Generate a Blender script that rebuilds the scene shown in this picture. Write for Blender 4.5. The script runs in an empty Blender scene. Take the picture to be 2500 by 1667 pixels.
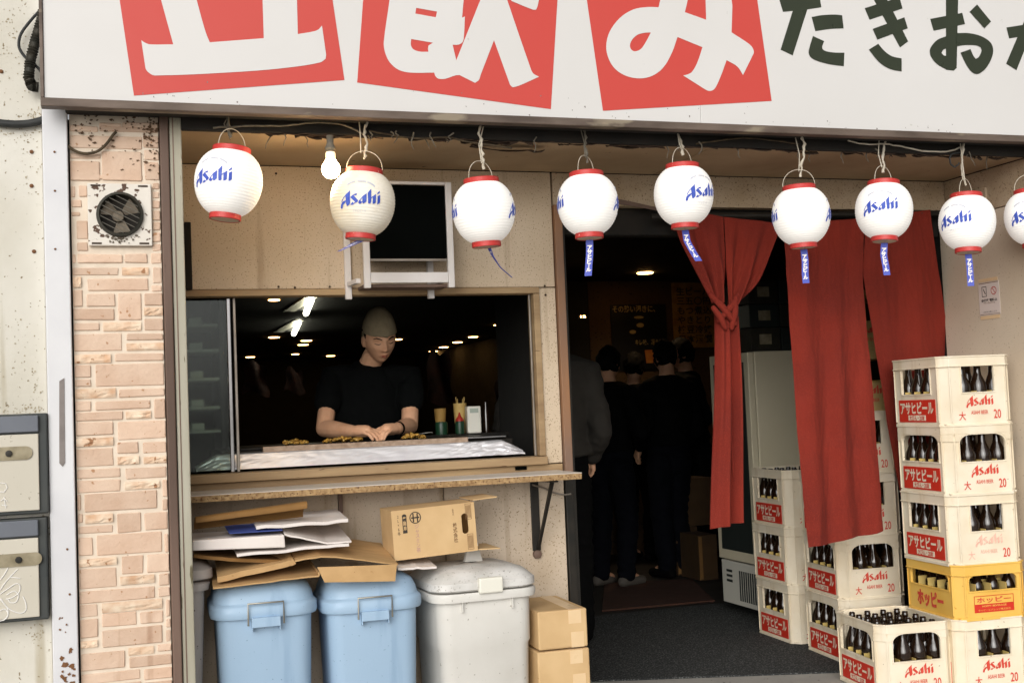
import bpy, bmesh, math, random
from mathutils import Vector, Matrix, noise
R = math.radians
scene = bpy.context.scene
col = scene.collection
rnd = random.Random(11)

# ------------------------------------------------------------------ camera
YAW, PITCH, ROLL = R(18.4), R(3.2), R(-2.39)
FPX = 2950.0                                   # focal length in photograph pixels (2500 wide)
CAM = Vector((0.0, -4.9, 1.31))
_f = Vector((math.sin(YAW)*math.cos(PITCH), math.cos(YAW)*math.cos(PITCH), math.sin(PITCH)))
_r = Vector((math.cos(YAW), -math.sin(YAW), 0)); _u = _r.cross(_f)
_c, _s = math.cos(ROLL), math.sin(ROLL)
_r, _u = _c*_r+_s*_u, -_s*_r+_c*_u
camd = bpy.data.cameras.new('camera'); camd.sensor_width = 36; camd.lens = 36*FPX/2500
camd.clip_end = 400; camd.clip_start = 0.05
camo = bpy.data.objects.new('camera', camd); col.objects.link(camo)
m = Matrix((_r, _u, -_f)).transposed().to_4x4(); m.translation = CAM
camo.matrix_world = m
scene.camera = camo

# ------------------------------------------------------------------ light
SUN_EL, SUN_AZ = R(22), R(209)
w = bpy.data.worlds.new('World'); scene.world = w; w.use_nodes = True
nt = w.node_tree; nt.nodes.clear()
sky = nt.nodes.new('ShaderNodeTexSky'); sky.sky_type = 'NISHITA'; sky.sun_disc = False
sky.sun_elevation = SUN_EL; sky.sun_rotation = SUN_AZ; sky.dust_density = 4.0; sky.air_density = 1.0
hs = nt.nodes.new('ShaderNodeHueSaturation'); hs.inputs['Saturation'].default_value = 0.12
bg = nt.nodes.new('ShaderNodeBackground'); bg.inputs['Strength'].default_value = 0.06
wo = nt.nodes.new('ShaderNodeOutputWorld')
nt.links.new(sky.outputs[0], hs.inputs['Color']); nt.links.new(hs.outputs[0], bg.inputs['Color'])
nt.links.new(bg.outputs[0], wo.inputs['Surface'])
sl = bpy.data.lights.new('sun', 'SUN'); sl.energy = 1.5; sl.angle = R(60); sl.color = (1, .965, .915)
so = bpy.data.objects.new('sun', sl); col.objects.link(so)
sd = Vector((math.sin(SUN_AZ)*math.cos(SUN_EL), math.cos(SUN_AZ)*math.cos(SUN_EL), math.sin(SUN_EL)))
so.rotation_euler = sd.to_track_quat('Z', 'Y').to_euler()
scene.view_settings.view_transform = 'Standard'; scene.view_settings.look = 'None'
scene.view_settings.exposure = 0.58; scene.view_settings.gamma = 1.0
scene.view_settings.use_curve_mapping = False
scene.cycles.max_bounces = 8; scene.cycles.use_denoising = True

# ------------------------------------------------------------------ measuring helpers (photo pixel -> point on a real plane)
def ray(x, y): return _f*FPX + _r*(x-1250) + _u*(833.5-y)
def W(x, y, Y=0.0):
    d = ray(x, y); return CAM + d*((Y-CAM.y)/d.y)
def WX(x, y, X):
    d = ray(x, y); return CAM + d*((X-CAM.x)/d.x)
def WZ(x, y, Z=0.0):
    d = ray(x, y); return CAM + d*((Z-CAM.z)/d.z)

# ------------------------------------------------------------------ materials
def lin(c):
    return tuple((v/255/12.92 if v/255 <= .04045 else ((v/255+.055)/1.055)**2.4) for v in c) + (1.0,)
MATS = {}
def mat(name, c, rough=.6, metal=0., c2=None, scale=8., amt=.5, spots=None, spot_scale=40., spot_th=.66, bump=0., bscale=60.,
        emit=0., emit_c=None, trans=0., rand=0., spec=.4, runs=None, runs_th=.6, stretch=(1, 1, 1), sheen=0., alpha=1., big=None, big_th=.55, big_scale=2.):
    """one procedural surface: base tone, slow second tone, small spots, vertical dirt runs, fine relief"""
    if name in MATS: return MATS[name]
    M = bpy.data.materials.new(name); M.use_nodes = True; MATS[name] = M
    t = M.node_tree; N = t.nodes; L = t.links
    p = N['Principled BSDF']
    p.inputs['Roughness'].default_value = rough; p.inputs['Metallic'].default_value = metal
    p.inputs['Specular IOR Level'].default_value = spec
    if trans: p.inputs['Transmission Weight'].default_value = trans
    if sheen: p.inputs['Sheen Weight'].default_value = sheen
    tc = N.new('ShaderNodeTexCoord'); mp = N.new('ShaderNodeMapping'); mp.inputs['Scale'].default_value = stretch
    L.new(tc.outputs['Object'], mp.inputs['Vector'])
    vec = mp.outputs['Vector']
    oi = N.new('ShaderNodeObjectInfo')
    ad = N.new('ShaderNodeVectorMath'); ad.operation = 'ADD'; sc_ = N.new('ShaderNodeVectorMath'); sc_.operation = 'SCALE'
    cb = N.new('ShaderNodeCombineXYZ'); L.new(oi.outputs['Random'], cb.inputs[0]); L.new(oi.outputs['Random'], cb.inputs[1]); L.new(oi.outputs['Random'], cb.inputs[2])
    L.new(cb.outputs[0], sc_.inputs[0]); sc_.inputs['Scale'].default_value = 37.0
    L.new(vec, ad.inputs[0]); L.new(sc_.outputs[0], ad.inputs[1]); vec = ad.outputs[0]
    def noise_(s, det=4, v=vec):
        n = N.new('ShaderNodeTexNoise'); n.inputs['Scale'].default_value = s; n.inputs['Detail'].default_value = det
        L.new(v, n.inputs['Vector']); return n.outputs['Fac']
    def ramp(fac, a, b):
        r_ = N.new('ShaderNodeMapRange'); r_.inputs['From Min'].default_value = a; r_.inputs['From Max'].default_value = b
        L.new(fac, r_.inputs['Value']); return r_.outputs['Result']
    def mix(fac, a, b):
        x = N.new('ShaderNodeMix'); x.data_type = 'RGBA'
        if isinstance(fac, float): x.inputs[0].default_value = fac
        else: L.new(fac, x.inputs[0])
        for sock, v in ((x.inputs[6], a), (x.inputs[7], b)):
            if isinstance(v, tuple): sock.default_value = v
            else: L.new(v, sock)
        return x.outputs[2]
    cur = lin(c)
    if c2:
        f = ramp(noise_(scale, 6), .35, .68)
        g = N.new('ShaderNodeMath'); g.operation = 'MULTIPLY'; g.inputs[1].default_value = amt; L.new(f, g.inputs[0])
        cur = mix(g.outputs[0], cur, lin(c2))
    if big:
        f = ramp(noise_(big_scale, 8), big_th, big_th+.06)
        cur = mix(f, cur, lin(big))
    if runs:
        mp2 = N.new('ShaderNodeMapping'); mp2.inputs['Scale'].default_value = (9, 9, .55); L.new(tc.outputs['Object'], mp2.inputs['Vector'])
        f = ramp(noise_(1.6, 6, mp2.outputs[0]), runs_th, runs_th+.16)
        g = N.new('ShaderNodeMath'); g.operation = 'MULTIPLY'; g.inputs[1].default_value = .75; L.new(f, g.inputs[0])
        cur = mix(g.outputs[0], cur, lin(runs))
    if spots:
        f = ramp(noise_(spot_scale, 3), spot_th, spot_th+.04)
        cur = mix(f, cur, lin(spots))
    if rand:
        b = N.new('ShaderNodeHueSaturation'); r_ = N.new('ShaderNodeMapRange'); r_.inputs['To Min'].default_value = 1-rand; r_.inputs['To Max'].default_value = 1+rand
        L.new(oi.outputs['Random'], r_.inputs['Value']); L.new(r_.outputs[0], b.inputs['Value'])
        if isinstance(cur, tuple): b.inputs['Color'].default_value = cur
        else: L.new(cur, b.inputs['Color'])
        cur = b.outputs[0]
    if isinstance(cur, tuple): p.inputs['Base Color'].default_value = cur
    else: L.new(cur, p.inputs['Base Color'])
    # roughness is never perfectly even
    rn = N.new('ShaderNodeMapRange'); rn.inputs['To Min'].default_value = max(.03, rough-.1); rn.inputs['To Max'].default_value = min(1, rough+.12)
    L.new(noise_(11., 3), rn.inputs['Value']); L.new(rn.outputs[0], p.inputs['Roughness'])
    if bump:
        b = N.new('ShaderNodeBump'); b.inputs['Strength'].default_value = bump; b.inputs['Distance'].default_value = .004
        L.new(noise_(bscale, 5), b.inputs['Height']); L.new(b.outputs[0], p.inputs['Normal'])
    if emit:
        p.inputs['Emission Color'].default_value = lin(emit_c or c); p.inputs['Emission Strength'].default_value = emit
    return M

mat('ground_concrete', (168, 164, 157), .9, c2=(142, 138, 132), scale=5, spots=(60, 58, 55), spot_th=.68, bump=.5)
mat('floor_mat', (46, 48, 48), .9, c2=(32, 34, 35), scale=30, amt=.8, spots=(104, 106, 104), spot_scale=120, spot_th=.565, bump=.9, bscale=140)
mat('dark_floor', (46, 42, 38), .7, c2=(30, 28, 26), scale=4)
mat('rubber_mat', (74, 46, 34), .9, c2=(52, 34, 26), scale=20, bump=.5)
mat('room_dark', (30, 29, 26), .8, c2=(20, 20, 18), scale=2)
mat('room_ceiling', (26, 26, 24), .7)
mat('room_warm', (82, 62, 40), .8, c2=(54, 42, 30), scale=3, spots=(40, 30, 22), spot_scale=50, spot_th=.62)
mat('sign_white', (212, 210, 208), .34, c2=(205, 203, 200), scale=2, spots=(190, 188, 182), spot_scale=26, spot_th=.75, spec=.35)
mat('sign_red', (196, 74, 66), .4, c2=(198, 70, 64), scale=3, spec=.35)
mat('sign_green', (52, 58, 44), .3, c2=(46, 50, 40), scale=6, spec=.4)
mat('sign_frame', (112, 98, 88), .55, .2, c2=(78, 66, 58), scale=14, amt=.9, big=(142, 130, 112), big_scale=9, big_th=.6, stretch=(.35, 1, 1), bump=.4)
mat('soffit', (172, 150, 120), .75, c2=(140, 118, 90), scale=3, amt=.7, spots=(70, 55, 40), spot_scale=28, spot_th=.72, bump=.2, big=(60, 48, 36), big_scale=1.7, big_th=.66)
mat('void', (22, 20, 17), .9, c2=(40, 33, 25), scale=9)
mat('wall_panel', (204, 186, 162), .72, c2=(186, 165, 136), scale=2.2, amt=.8, spots=(132, 110, 86), spot_scale=170, spot_th=.615, bump=.25, bscale=120, runs=(138, 114, 86), runs_th=.6)
mat('wall_header', (186, 168, 144), .75, c2=(160, 138, 108), scale=4, amt=.8, spots=(112, 92, 68), spot_scale=150, spot_th=.62, bump=.3)
mat('wall_low', (208, 192, 172), .75, c2=(180, 160, 134), scale=3, amt=.9, spots=(140, 118, 90), spot_scale=150, spot_th=.63, runs=(150, 126, 96), runs_th=.56, bump=.3)
mat('side_wall', (210, 196, 176), .75, c2=(190, 172, 148), scale=1.6, amt=.8, spots=(140, 118, 92), spot_scale=110, spot_th=.66, bump=.3, bscale=150)
mat('seam', (66, 52, 38), .9)
mat('tan_wood', (168, 142, 106), .65, c2=(132, 106, 76), scale=6, amt=.9, stretch=(.4, 1, 3), spots=(86, 62, 38), spot_scale=30, spot_th=.7, bump=.3)
mat('jamb_wood', (152, 108, 72), .6, c2=(116, 96, 84), scale=3, amt=.9, stretch=(1, 1, .5), bump=.3, big=(176, 110, 54), big_scale=2, big_th=.58)
mat('black_steel', (34, 33, 30), .5, .3, c2=(58, 52, 44), scale=14)
mat('laminate', (216, 208, 198), .45, c2=(196, 184, 168), scale=4, spots=(150, 128, 100), spot_scale=60, spot_th=.72)
mat('chipboard', (180, 150, 108), .85, c2=(132, 102, 68), scale=60, amt=1., spots=(84, 54, 30), spot_scale=120, spot_th=.6, bump=.8, bscale=150)
mat('brown_post', (116, 94, 82), .6, .1, c2=(82, 64, 54), scale=6, amt=.9, stretch=(1, 1, .2), spots=(48, 36, 28), spot_scale=34, spot_th=.72, bump=.2)
mat('pale_post', (176, 172, 156), .6, c2=(140, 134, 114), scale=7, amt=.8, stretch=(1, 1, .15), spots=(96, 88, 66), spot_scale=60, spot_th=.67, bump=.2, runs=(120, 112, 88), runs_th=.6)
mat('white_steel', (214, 214, 216), .5, c2=(196, 196, 200), scale=5, spots=(110, 84, 62), spot_scale=16, spot_th=.755, big=(124, 84, 52), big_scale=6, big_th=.74, bump=.1)
mat('dirt_olive', (170, 158, 134), .95, c2=(136, 124, 100), scale=60)
mat('rust', (122, 84, 54), .9, c2=(84, 54, 36), scale=30, bump=.7)
mat('slot_grey', (132, 124, 120), .7, c2=(104, 96, 92), scale=30)
mat('neighbour_wall', (216, 213, 204), .85, c2=(196, 191, 177), scale=2.5, amt=.9, spots=(128, 114, 88), spot_scale=70, spot_th=.67, bump=.4, bscale=40, runs=(160, 148, 120), runs_th=.6, big=(140, 128, 100), big_scale=4.5, big_th=.66)
mat('brick', (216, 190, 168), .88, c2=(200, 168, 144), scale=9, amt=.8, spots=(176, 134, 102), spot_scale=50, spot_th=.67, bump=.7, bscale=70, rand=.09, runs=(150, 108, 78), runs_th=.64)
mat('brick_rough', (232, 212, 188), .9, c2=(200, 158, 124), scale=22, amt=.9, spots=(160, 118, 86), spot_scale=40, spot_th=.64, bump=1., bscale=40, rand=.08)
mat('mortar', (224, 210, 192), .9, c2=(204, 188, 168), scale=20, bump=.4, spots=(140, 110, 84), spot_scale=34, spot_th=.72)
mat('grime', (64, 48, 36), .95, c2=(30, 24, 18), scale=30)
mat('soot', (104, 80, 60), .95, c2=(70, 52, 38), scale=40)
mat('vent_plate', (222, 216, 206), .6, c2=(204, 196, 184), scale=6, spots=(82, 58, 42), spot_scale=44, spot_th=.585, bump=.3, stretch=(1, 1, 1.3), big=(150, 106, 78), big_scale=11, big_th=.68)
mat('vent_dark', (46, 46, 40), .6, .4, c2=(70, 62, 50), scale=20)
mat('vent_blade', (120, 110, 96), .7, .2, c2=(84, 74, 60), scale=18, amt=.9)
mat('cable', (40, 42, 42), .6, c2=(58, 58, 56), scale=20)
mat('cable_dirty', (84, 70, 50), .8, c2=(46, 38, 28), scale=30, amt=.9)
mat('wire_pale', (206, 198, 182), .6, c2=(150, 138, 116), scale=40)
mat('wire_steel', (150, 146, 136), .4, .8)
mat('cobweb', (110, 104, 92), .95, c2=(60, 54, 46), scale=60)
mat('mail_panel', (198, 192, 178), .5, c2=(180, 174, 158), scale=3, spots=(150, 142, 124), spot_scale=70, spot_th=.68, spec=.4)
mat('mail_band', (104, 108, 116), .45, .3, c2=(86, 90, 98), scale=4)
mat('mail_frame', (58, 62, 62), .5, .3, c2=(80, 80, 76), scale=10)
mat('mail_plate', (158, 148, 124), .65, .2, c2=(124, 114, 90), scale=26, amt=.9)
mat('scribble', (226, 224, 220), .7)
mat('chrome', (206, 204, 204), .18, 1.)
mat('steel', (168, 160, 150), .35, .8, c2=(120, 108, 94), scale=10, bump=.1)
mat('griddle_rail', (178, 156, 136), .5, .5, c2=(140, 116, 96), scale=40, amt=.9)
mat('iron', (26, 24, 22), .5, .4, c2=(44, 38, 30), scale=20)
mat('foil', (246, 245, 248), .38, .55, c2=(226, 224, 230), scale=20)
mat('glass', (225, 240, 232), .03, 0, trans=1., spec=.15)
mat('rack_white', (224, 220, 218), .45, c2=(206, 200, 194), scale=6, spots=(120, 96, 76), spot_scale=50, spot_th=.72)
mat('black_panel', (4, 6, 5), .7, spec=.03)
mat('lantern_lit', (232, 230, 226), .7, emit=.2, emit_c=(255, 250, 242), c2=(236, 232, 226), scale=3, bump=.15)
mat('lantern_dull', (236, 231, 220), .7, c2=(212, 194, 158), scale=5, amt=.75, emit=.06, emit_c=(255, 240, 210), bump=.15)  # faint warm glow put into the paper, though this lantern is unlit
mat('lantern_rim', (190, 62, 58), .45, c2=(190, 50, 48), scale=20, spots=(224, 150, 140), spot_scale=60, spot_th=.7)
mat('lantern_disc', (214, 196, 172), .7)
mat('logo_blue', (52, 78, 178), .6, c2=(96, 120, 206), scale=60)
mat('logo_faint', (196, 198, 210), .7)
mat('streamer_blue', (62, 76, 176), .5, c2=(78, 92, 190), scale=20)
mat('print_white', (238, 234, 230), .6)
mat('bulb', (255, 236, 200), .4, emit=22., emit_c=(255, 222, 170))
mat('bulb_neck', (236, 222, 196), .5, emit=.8, emit_c=(255, 214, 160))
mat('noren', (126, 36, 21), .95, c2=(102, 27, 17), scale=3, amt=.9, spots=(140, 46, 28), spot_scale=420, spot_th=.57, bump=.6, bscale=200)
mat('crate_cream', (234, 223, 201), .45, c2=(222, 206, 177), scale=7, amt=.8, runs=(206, 186, 152), runs_th=.6, spots=(160, 142, 112), spot_scale=70, spot_th=.71, bump=.1, spec=.4, rand=.03)
mat('crate_tan', (196, 170, 112), .55, c2=(176, 150, 96), scale=5)
mat('crate_yellow', (234, 190, 96), .45, c2=(224, 176, 78), scale=6, amt=.8, spots=(200, 150, 60), spot_scale=50, spot_th=.7, bump=.1)
mat('crate_red', (206, 52, 34), .5, c2=(196, 44, 30), scale=12, spots=(220, 120, 100), spot_scale=90, spot_th=.72)
mat('crate_ink', (206, 62, 46), .55, c2=(214, 88, 72), scale=50, amt=.8)
mat('divider', (214, 186, 112), .5)
mat('bottle', (34, 20, 10), .06, spec=.8, c2=(22, 14, 8), scale=20)
mat('bin_blue', (158, 184, 208), .45, c2=(150, 177, 202), scale=4, spots=(106, 128, 152), spot_scale=110, spot_th=.7, runs=(132, 160, 188), runs_th=.6, spec=.4, bump=.08, bscale=200)
mat('bin_grey', (218, 216, 210), .5, c2=(190, 186, 178), scale=4, spots=(140, 134, 122), spot_scale=60, spot_th=.69, bump=.1)
mat('bin_lid_grey', (216, 214, 210), .5, c2=(180, 178, 172), scale=9, amt=.9, spots=(150, 146, 138), spot_scale=110, spot_th=.64, bump=.15)
mat('bin_old', (192, 184, 178), .6, c2=(170, 160, 152), scale=8, spots=(96, 88, 78), spot_scale=40, spot_th=.68)
mat('card', (196, 160, 112), .8, c2=(172, 136, 90), scale=9, amt=.8, spots=(150, 112, 66), spot_scale=60, spot_th=.72, bump=.15, stretch=(1, 4, 1))
mat('card_box', (210, 178, 132), .75, c2=(192, 158, 112), scale=7, amt=.8, bump=.1, spots=(170, 132, 84), spot_scale=50, spot_th=.74)
mat('card_dark', (134, 98, 52), .8, c2=(104, 74, 38), scale=8)
mat('card_white', (226, 218, 212), .6, c2=(212, 202, 196), scale=8, spots=(160, 150, 144), spot_scale=60, spot_th=.74)
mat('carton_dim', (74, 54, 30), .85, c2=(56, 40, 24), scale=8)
mat('card_edge', (150, 116, 72), .9)
mat('tape', (224, 196, 156), .3, c2=(214, 180, 134), scale=10)
mat('ink_black', (52, 46, 40), .7)
mat('ink_brown', (120, 88, 56), .7)
mat('ink_purple', (176, 134, 132), .7)
mat('ink_blue', (62, 80, 150), .6)
mat('ink_red', (190, 66, 60), .6)
mat('skin', (230, 180, 144), .5, c2=(214, 156, 120), scale=26, spec=.4, bump=.1, bscale=200)
mat('lips', (164, 96, 78), .5)
mat('hair', (12, 10, 9), .75, spec=.1)
mat('hat_wool', (146, 134, 108), .95, c2=(124, 112, 88), scale=60, bump=.6, bscale=220)
mat('shirt_black', (10, 12, 12), .95, spec=.1, c2=(14, 16, 16), scale=5, bump=.2, bscale=100)
mat('cloth_dark', (10, 11, 11), .95, spec=.1, c2=(14, 14, 15), scale=5)
mat('cloth_navy', (11, 13, 19), .95, spec=.1, c2=(15, 17, 24), scale=5)
mat('cloth_grey', (50, 47, 42), .9, c2=(40, 37, 33), scale=9, bump=.3)
mat('shoe_white', (92, 87, 80), .6)
mat('food', (196, 150, 62), .5, c2=(120, 78, 30), scale=60, amt=.9, spots=(222, 196, 120), spot_scale=90, spot_th=.6, bump=.8, bscale=90)
mat('cup_cream', (206, 178, 108), .6, c2=(190, 150, 90), scale=40)
mat('red_plastic', (168, 44, 30), .4)
mat('green_plastic', (28, 60, 40), .35)
mat('white_plastic', (226, 224, 212), .4)
mat('fridge_grey', (218, 209, 182), .45, .1, c2=(206, 196, 166), scale=3)
mat('fridge_white', (206, 204, 192), .45)
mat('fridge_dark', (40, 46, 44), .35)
mat('shelf_plate', (166, 176, 164), .5, .1)
mat('case_dark', (18, 23, 20), .6)
mat('poster_dark', (20, 22, 26), .4, c2=(30, 28, 28), scale=8)
mat('poster_text', (170, 150, 100), .6)
mat('poster_orange', (176, 96, 40), .6, c2=(196, 150, 70), scale=20)
mat('paper_menu', (170, 134, 70), .7, c2=(130, 92, 44), scale=12, amt=.9)
mat('lamp_warm', (255, 210, 150), .5, emit=14., emit_c=(255, 190, 110))
mat('lamp_tube', (255, 255, 235), .5, emit=8., emit_c=(255, 252, 225))
mat('banner_orange', (62, 31, 20), .8, c2=(24, 16, 13), scale=7, amt=.9)  # mottled dark orange brown for the far banners
mat('notice_paper', (216, 204, 196), .5)

# ------------------------------------------------------------------ mesh builder
class MB:
    def __init__(s): s.bm = bmesh.new(); s.mi = 0
    def _f(s, vs, smooth=False):
        try:
            f = s.bm.faces.new(vs); f.material_index = s.mi; f.smooth = smooth; return f
        except ValueError: return None
    def box(s, x0, x1, y0, y1, z0, z1, M=None):
        v = []
        for z in (z0, z1):
            for a, b in ((x0, y0), (x1, y0), (x1, y1), (x0, y1)):
                p = Vector((a, b, z)); v.append(s.bm.verts.new(M @ p if M else p))
        for q in ((3, 2, 1, 0), (4, 5, 6, 7), (0, 1, 5, 4), (1, 2, 6, 5), (2, 3, 7, 6), (3, 0, 4, 7)): s._f([v[i] for i in q])
        return s
    def hexa(s, pts):          # 8 points: bottom loop, top loop
        v = [s.bm.verts.new(p) for p in pts]
        for q in ((3, 2, 1, 0), (4, 5, 6, 7), (0, 1, 5, 4), (1, 2, 6, 5), (2, 3, 7, 6), (3, 0, 4, 7)): s._f([v[i] for i in q])
        return s
    def rings(s, rings, cap=True, smooth=True, closed=False):
        V = [[s.bm.verts.new(p) for p in r] for r in rings]; n = len(V[0])
        pairs = list(zip(V[:-1], V[1:])) + ([(V[-1], V[0])] if closed else [])
        for a, b in pairs:
            for i in range(n): s._f([a[i], a[(i+1) % n], b[(i+1) % n], b[i]], smooth)
        if cap and not closed: s._f(V[0][::-1]); s._f(V[-1])
        return s
    def lathe(s, prof, n=24, o=(0, 0, 0), M=None, cap=True, smooth=True):
        o = Vector(o); rs = []
        for r, z in prof:
            ring = []
            for i in range(n):
                a = 2*math.pi*i/n; p = o+Vector((r*math.cos(a), r*math.sin(a), z)); ring.append(M @ p if M else p)
            rs.append(ring)
        return s.rings(rs, cap, smooth)
    def tube(s, pts, r, n=8, cap=True, smooth=True):
        pts = [Vector(p) for p in pts]; rr = r if isinstance(r, (list, tuple)) else [r]*len(pts); rs = []
        up = None
        for i, p in enumerate(pts):
            d = (pts[min(i+1, len(pts)-1)]-pts[max(i-1, 0)])
            if d.length < 1e-9: d = Vector((0, 0, 1))
            d.normalize()
            if up is None: up = Vector((0, 0, 1)) if abs(d.z) < .9 else Vector((1, 0, 0))
            a = d.cross(up)
            if a.length < 1e-6: a = d.orthogonal()
            a.normalize(); b = a.cross(d).normalized(); up = b
            rs.append([p+(a*math.cos(2*math.pi*k/n)+b*math.sin(2*math.pi*k/n))*rr[i] for k in range(n)])
        return s.rings(rs, cap, smooth)
    def limb(s, pts, rad, n=12):          # tapered limb with rounded ends
        P, Q = [], []
        pts = [Vector(p) for p in pts]
        d0 = (pts[0]-pts[1]).normalized(); d1 = (pts[-1]-pts[-2]).normalized()
        for k in (.98, .8, .45): P.append(pts[0]+d0*rad[0]*k); Q.append(rad[0]*math.sqrt(1-k*k)+1e-4)
        P += pts; Q += list(rad)
        for k in (.45, .8, .98): P.append(pts[-1]+d1*rad[-1]*k); Q.append(rad[-1]*math.sqrt(1-k*k)+1e-4)
        return s.tube(P, Q, n)
    def stack(s, secs, n=20):             # (centre, rx, ry) horizontal sections
        return s.rings([[Vector(c)+Vector((rx*math.cos(2*math.pi*k/n), ry*math.sin(2*math.pi*k/n), 0)) for k in range(n)] for c, rx, ry in secs])
    def ball(s, c, rx, ry=None, rz=None, M=None, sub=2):
        b = bmesh.ops.create_icosphere(s.bm, subdivisions=sub, radius=1)
        ry = ry or rx; rz = rz or rx
        for v in b['verts']:
            p = Vector((v.co.x*rx, v.co.y*ry, v.co.z*rz)); v.co = (M @ p if M else p)+Vector(c)
            for f in v.link_faces: f.smooth = True; f.material_index = s.mi
        return s
    def plate(s, outer, holes=(), fn=None, t=.01):
        """flat plate with openings; fn(a, b, d) places outline coordinates and depth"""
        bm2 = bmesh.new(); es = []
        for loop in (outer, *holes):
            vs = [bm2.verts.new((a, b, 0)) for a, b in loop]
            es += [bm2.edges.new((vs[i], vs[(i+1) % len(vs)])) for i in range(len(vs))]
        bmesh.ops.triangle_fill(bm2, use_beauty=True, use_dissolve=False, edges=es, normal=(0, 0, 1))
        if t:
            g = bmesh.ops.extrude_face_region(bm2, geom=bm2.faces[:])
            for e in g['geom']:
                if isinstance(e, bmesh.types.BMVert): e.co.z = t
        bmesh.ops.recalc_face_normals(bm2, faces=bm2.faces[:])
        mp = {}
        for v in bm2.verts: mp[v] = s.bm.verts.new(fn(v.co.x, v.co.y, v.co.z))
        for f in bm2.faces: s._f([mp[v] for v in f.verts])
        bm2.free(); return s
    def sheet(s, fn, nu, nv, t=0., smooth=True):
        """curved sheet fn(u,v) with thickness t along its normal"""
        g = [[Vector(fn(i/nu, j/nv)) for j in range(nv+1)] for i in range(nu+1)]
        def nrm(i, j):
            a = g[min(i+1, nu)][j]-g[max(i-1, 0)][j]; b = g[i][min(j+1, nv)]-g[i][max(j-1, 0)]
            c = a.cross(b); return c.normalized() if c.length > 1e-12 else Vector((0, -1, 0))
        A = [[s.bm.verts.new(g[i][j]) for j in range(nv+1)] for i in range(nu+1)]
        for i in range(nu):
            for j in range(nv): s._f([A[i][j], A[i+1][j], A[i+1][j+1], A[i][j+1]], smooth)
        if t:
            B = [[s.bm.verts.new(g[i][j]-nrm(i, j)*t) for j in range(nv+1)] for i in range(nu+1)]
            for i in range(nu):
                for j in range(nv): s._f([B[i][j+1], B[i+1][j+1], B[i+1][j], B[i][j]], smooth)
            for i in range(nu): s._f([A[i][0], B[i][0], B[i+1][0], A[i+1][0]]); s._f([A[i+1][nv], B[i+1][nv], B[i][nv], A[i][nv]])
            for j in range(nv): s._f([A[0][j+1], B[0][j+1], B[0][j], A[0][j]]); s._f([A[nu][j], B[nu][j], B[nu][j+1], A[nu][j+1]])
        return s
    def mesh(s, name, mats, bevel=0., seg=2, recalc=True):
        if recalc: bmesh.ops.recalc_face_normals(s.bm, faces=s.bm.faces[:])
        if bevel:
            es = [e for e in s.bm.edges if len(e.link_faces) == 2 and e.calc_face_angle(0) > .6]
            bmesh.ops.bevel(s.bm, geom=es, offset=bevel, segments=seg, affect='EDGES', profile=.5, clamp_overlap=True)
        me = bpy.data.meshes.new(name); s.bm.to_mesh(me); s.bm.free()
        if any(p_.use_smooth for p_ in me.polygons): me.set_sharp_from_angle(angle=R(42))
        for k in (mats if isinstance(mats, (list, tuple)) else [mats]): me.materials.append(MATS[k])
        return me
    def build(s, name, mats, parent=None, bevel=0., seg=2, recalc=True):
        return link(name, s.mesh(name, mats, bevel, seg, recalc), parent)

def link(name, me, parent=None, M=None):
    o = bpy.data.objects.new(name, me); col.objects.link(o)
    if parent: o.parent = parent
    if M is not None: o.matrix_local = M
    return o
def tag(o, label, cat, group=None):
    o['label'] = label; o['category'] = cat
    if group: o['group'] = group
    return o
def thing(name, label, cat, loc=(0, 0, 0), rz=0., group=None):
    o = bpy.data.objects.new(name, None); col.objects.link(o); o.empty_display_size = .05
    o.location = loc; o.rotation_euler = (0, 0, rz); return tag(o, label, cat, group)
def struct(o): o['kind'] = 'structure'; return o
def copy_tree(o, parent=None):
    c = o.copy(); col.objects.link(c); c.parent = parent
    for ch in o.children: copy_tree(ch, c)
    return c
def Box(name, m_, x0, x1, y0, y1, z0, z1, parent=None, bevel=.002):
    b = MB(); b.box(min(x0, x1), max(x0, x1), min(y0, y1), max(y0, y1), min(z0, z1), max(z0, z1)); return b.build(name, m_, parent, bevel)

# ------------------------------------------------------------------ lettering (made first, while the scene is empty)
TX = {}
def text(key, body, size=1., bold=0., line=1., w=None, h=None):
    cu = bpy.data.curves.new(key, 'FONT'); cu.body = body; cu.size = size; cu.offset = bold; cu.space_line = line
    cu.align_x = 'CENTER'; cu.resolution_u = 3
    o = bpy.data.objects.new(key, cu); col.objects.link(o)
    bpy.context.view_layer.update()
    me = bpy.data.meshes.new_from_object(o.evaluated_get(bpy.context.evaluated_depsgraph_get()))
    bpy.data.objects.remove(o); bpy.data.curves.remove(cu)
    xs = [v.co.x for v in me.vertices]; ys = [v.co.y for v in me.vertices]
    cx, cy = (min(xs)+max(xs))/2, (min(ys)+max(ys))/2; sx, sy = max(xs)-min(xs), max(ys)-min(ys)
    kx = w/sx if w else (h/sy if h else 1); ky = h/sy if h else kx
    TX[key] = ([((v.co.x-cx)*kx, (v.co.y-cy)*ky) for v in me.vertices], [tuple(p.vertices) for p in me.polygons])
    bpy.data.meshes.remove(me)
text('katakana', 'アサヒビール', 1, .035, w=.275, h=.058)
text('large', '大びん・20本', 1, .02, w=.125, h=.026)
text('dai', '大', 1, .012, w=.034, h=.038)
text('twenty', '20', 1, .012, w=.036, h=.04)
text('asahibeer', 'ASAHI BEER', 1, .01, w=.084, h=.017)
text('strip', 'ア\nサ\nヒ\nビ\n｜\nル', 1, .055, line=.86, w=.021, h=.098)
text('lantern_small', 'アサヒビール', 1, .0, w=.05, h=.0085)
text('hoppy', 'ホッピー', 1, .05, w=.21, h=.075)
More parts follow.
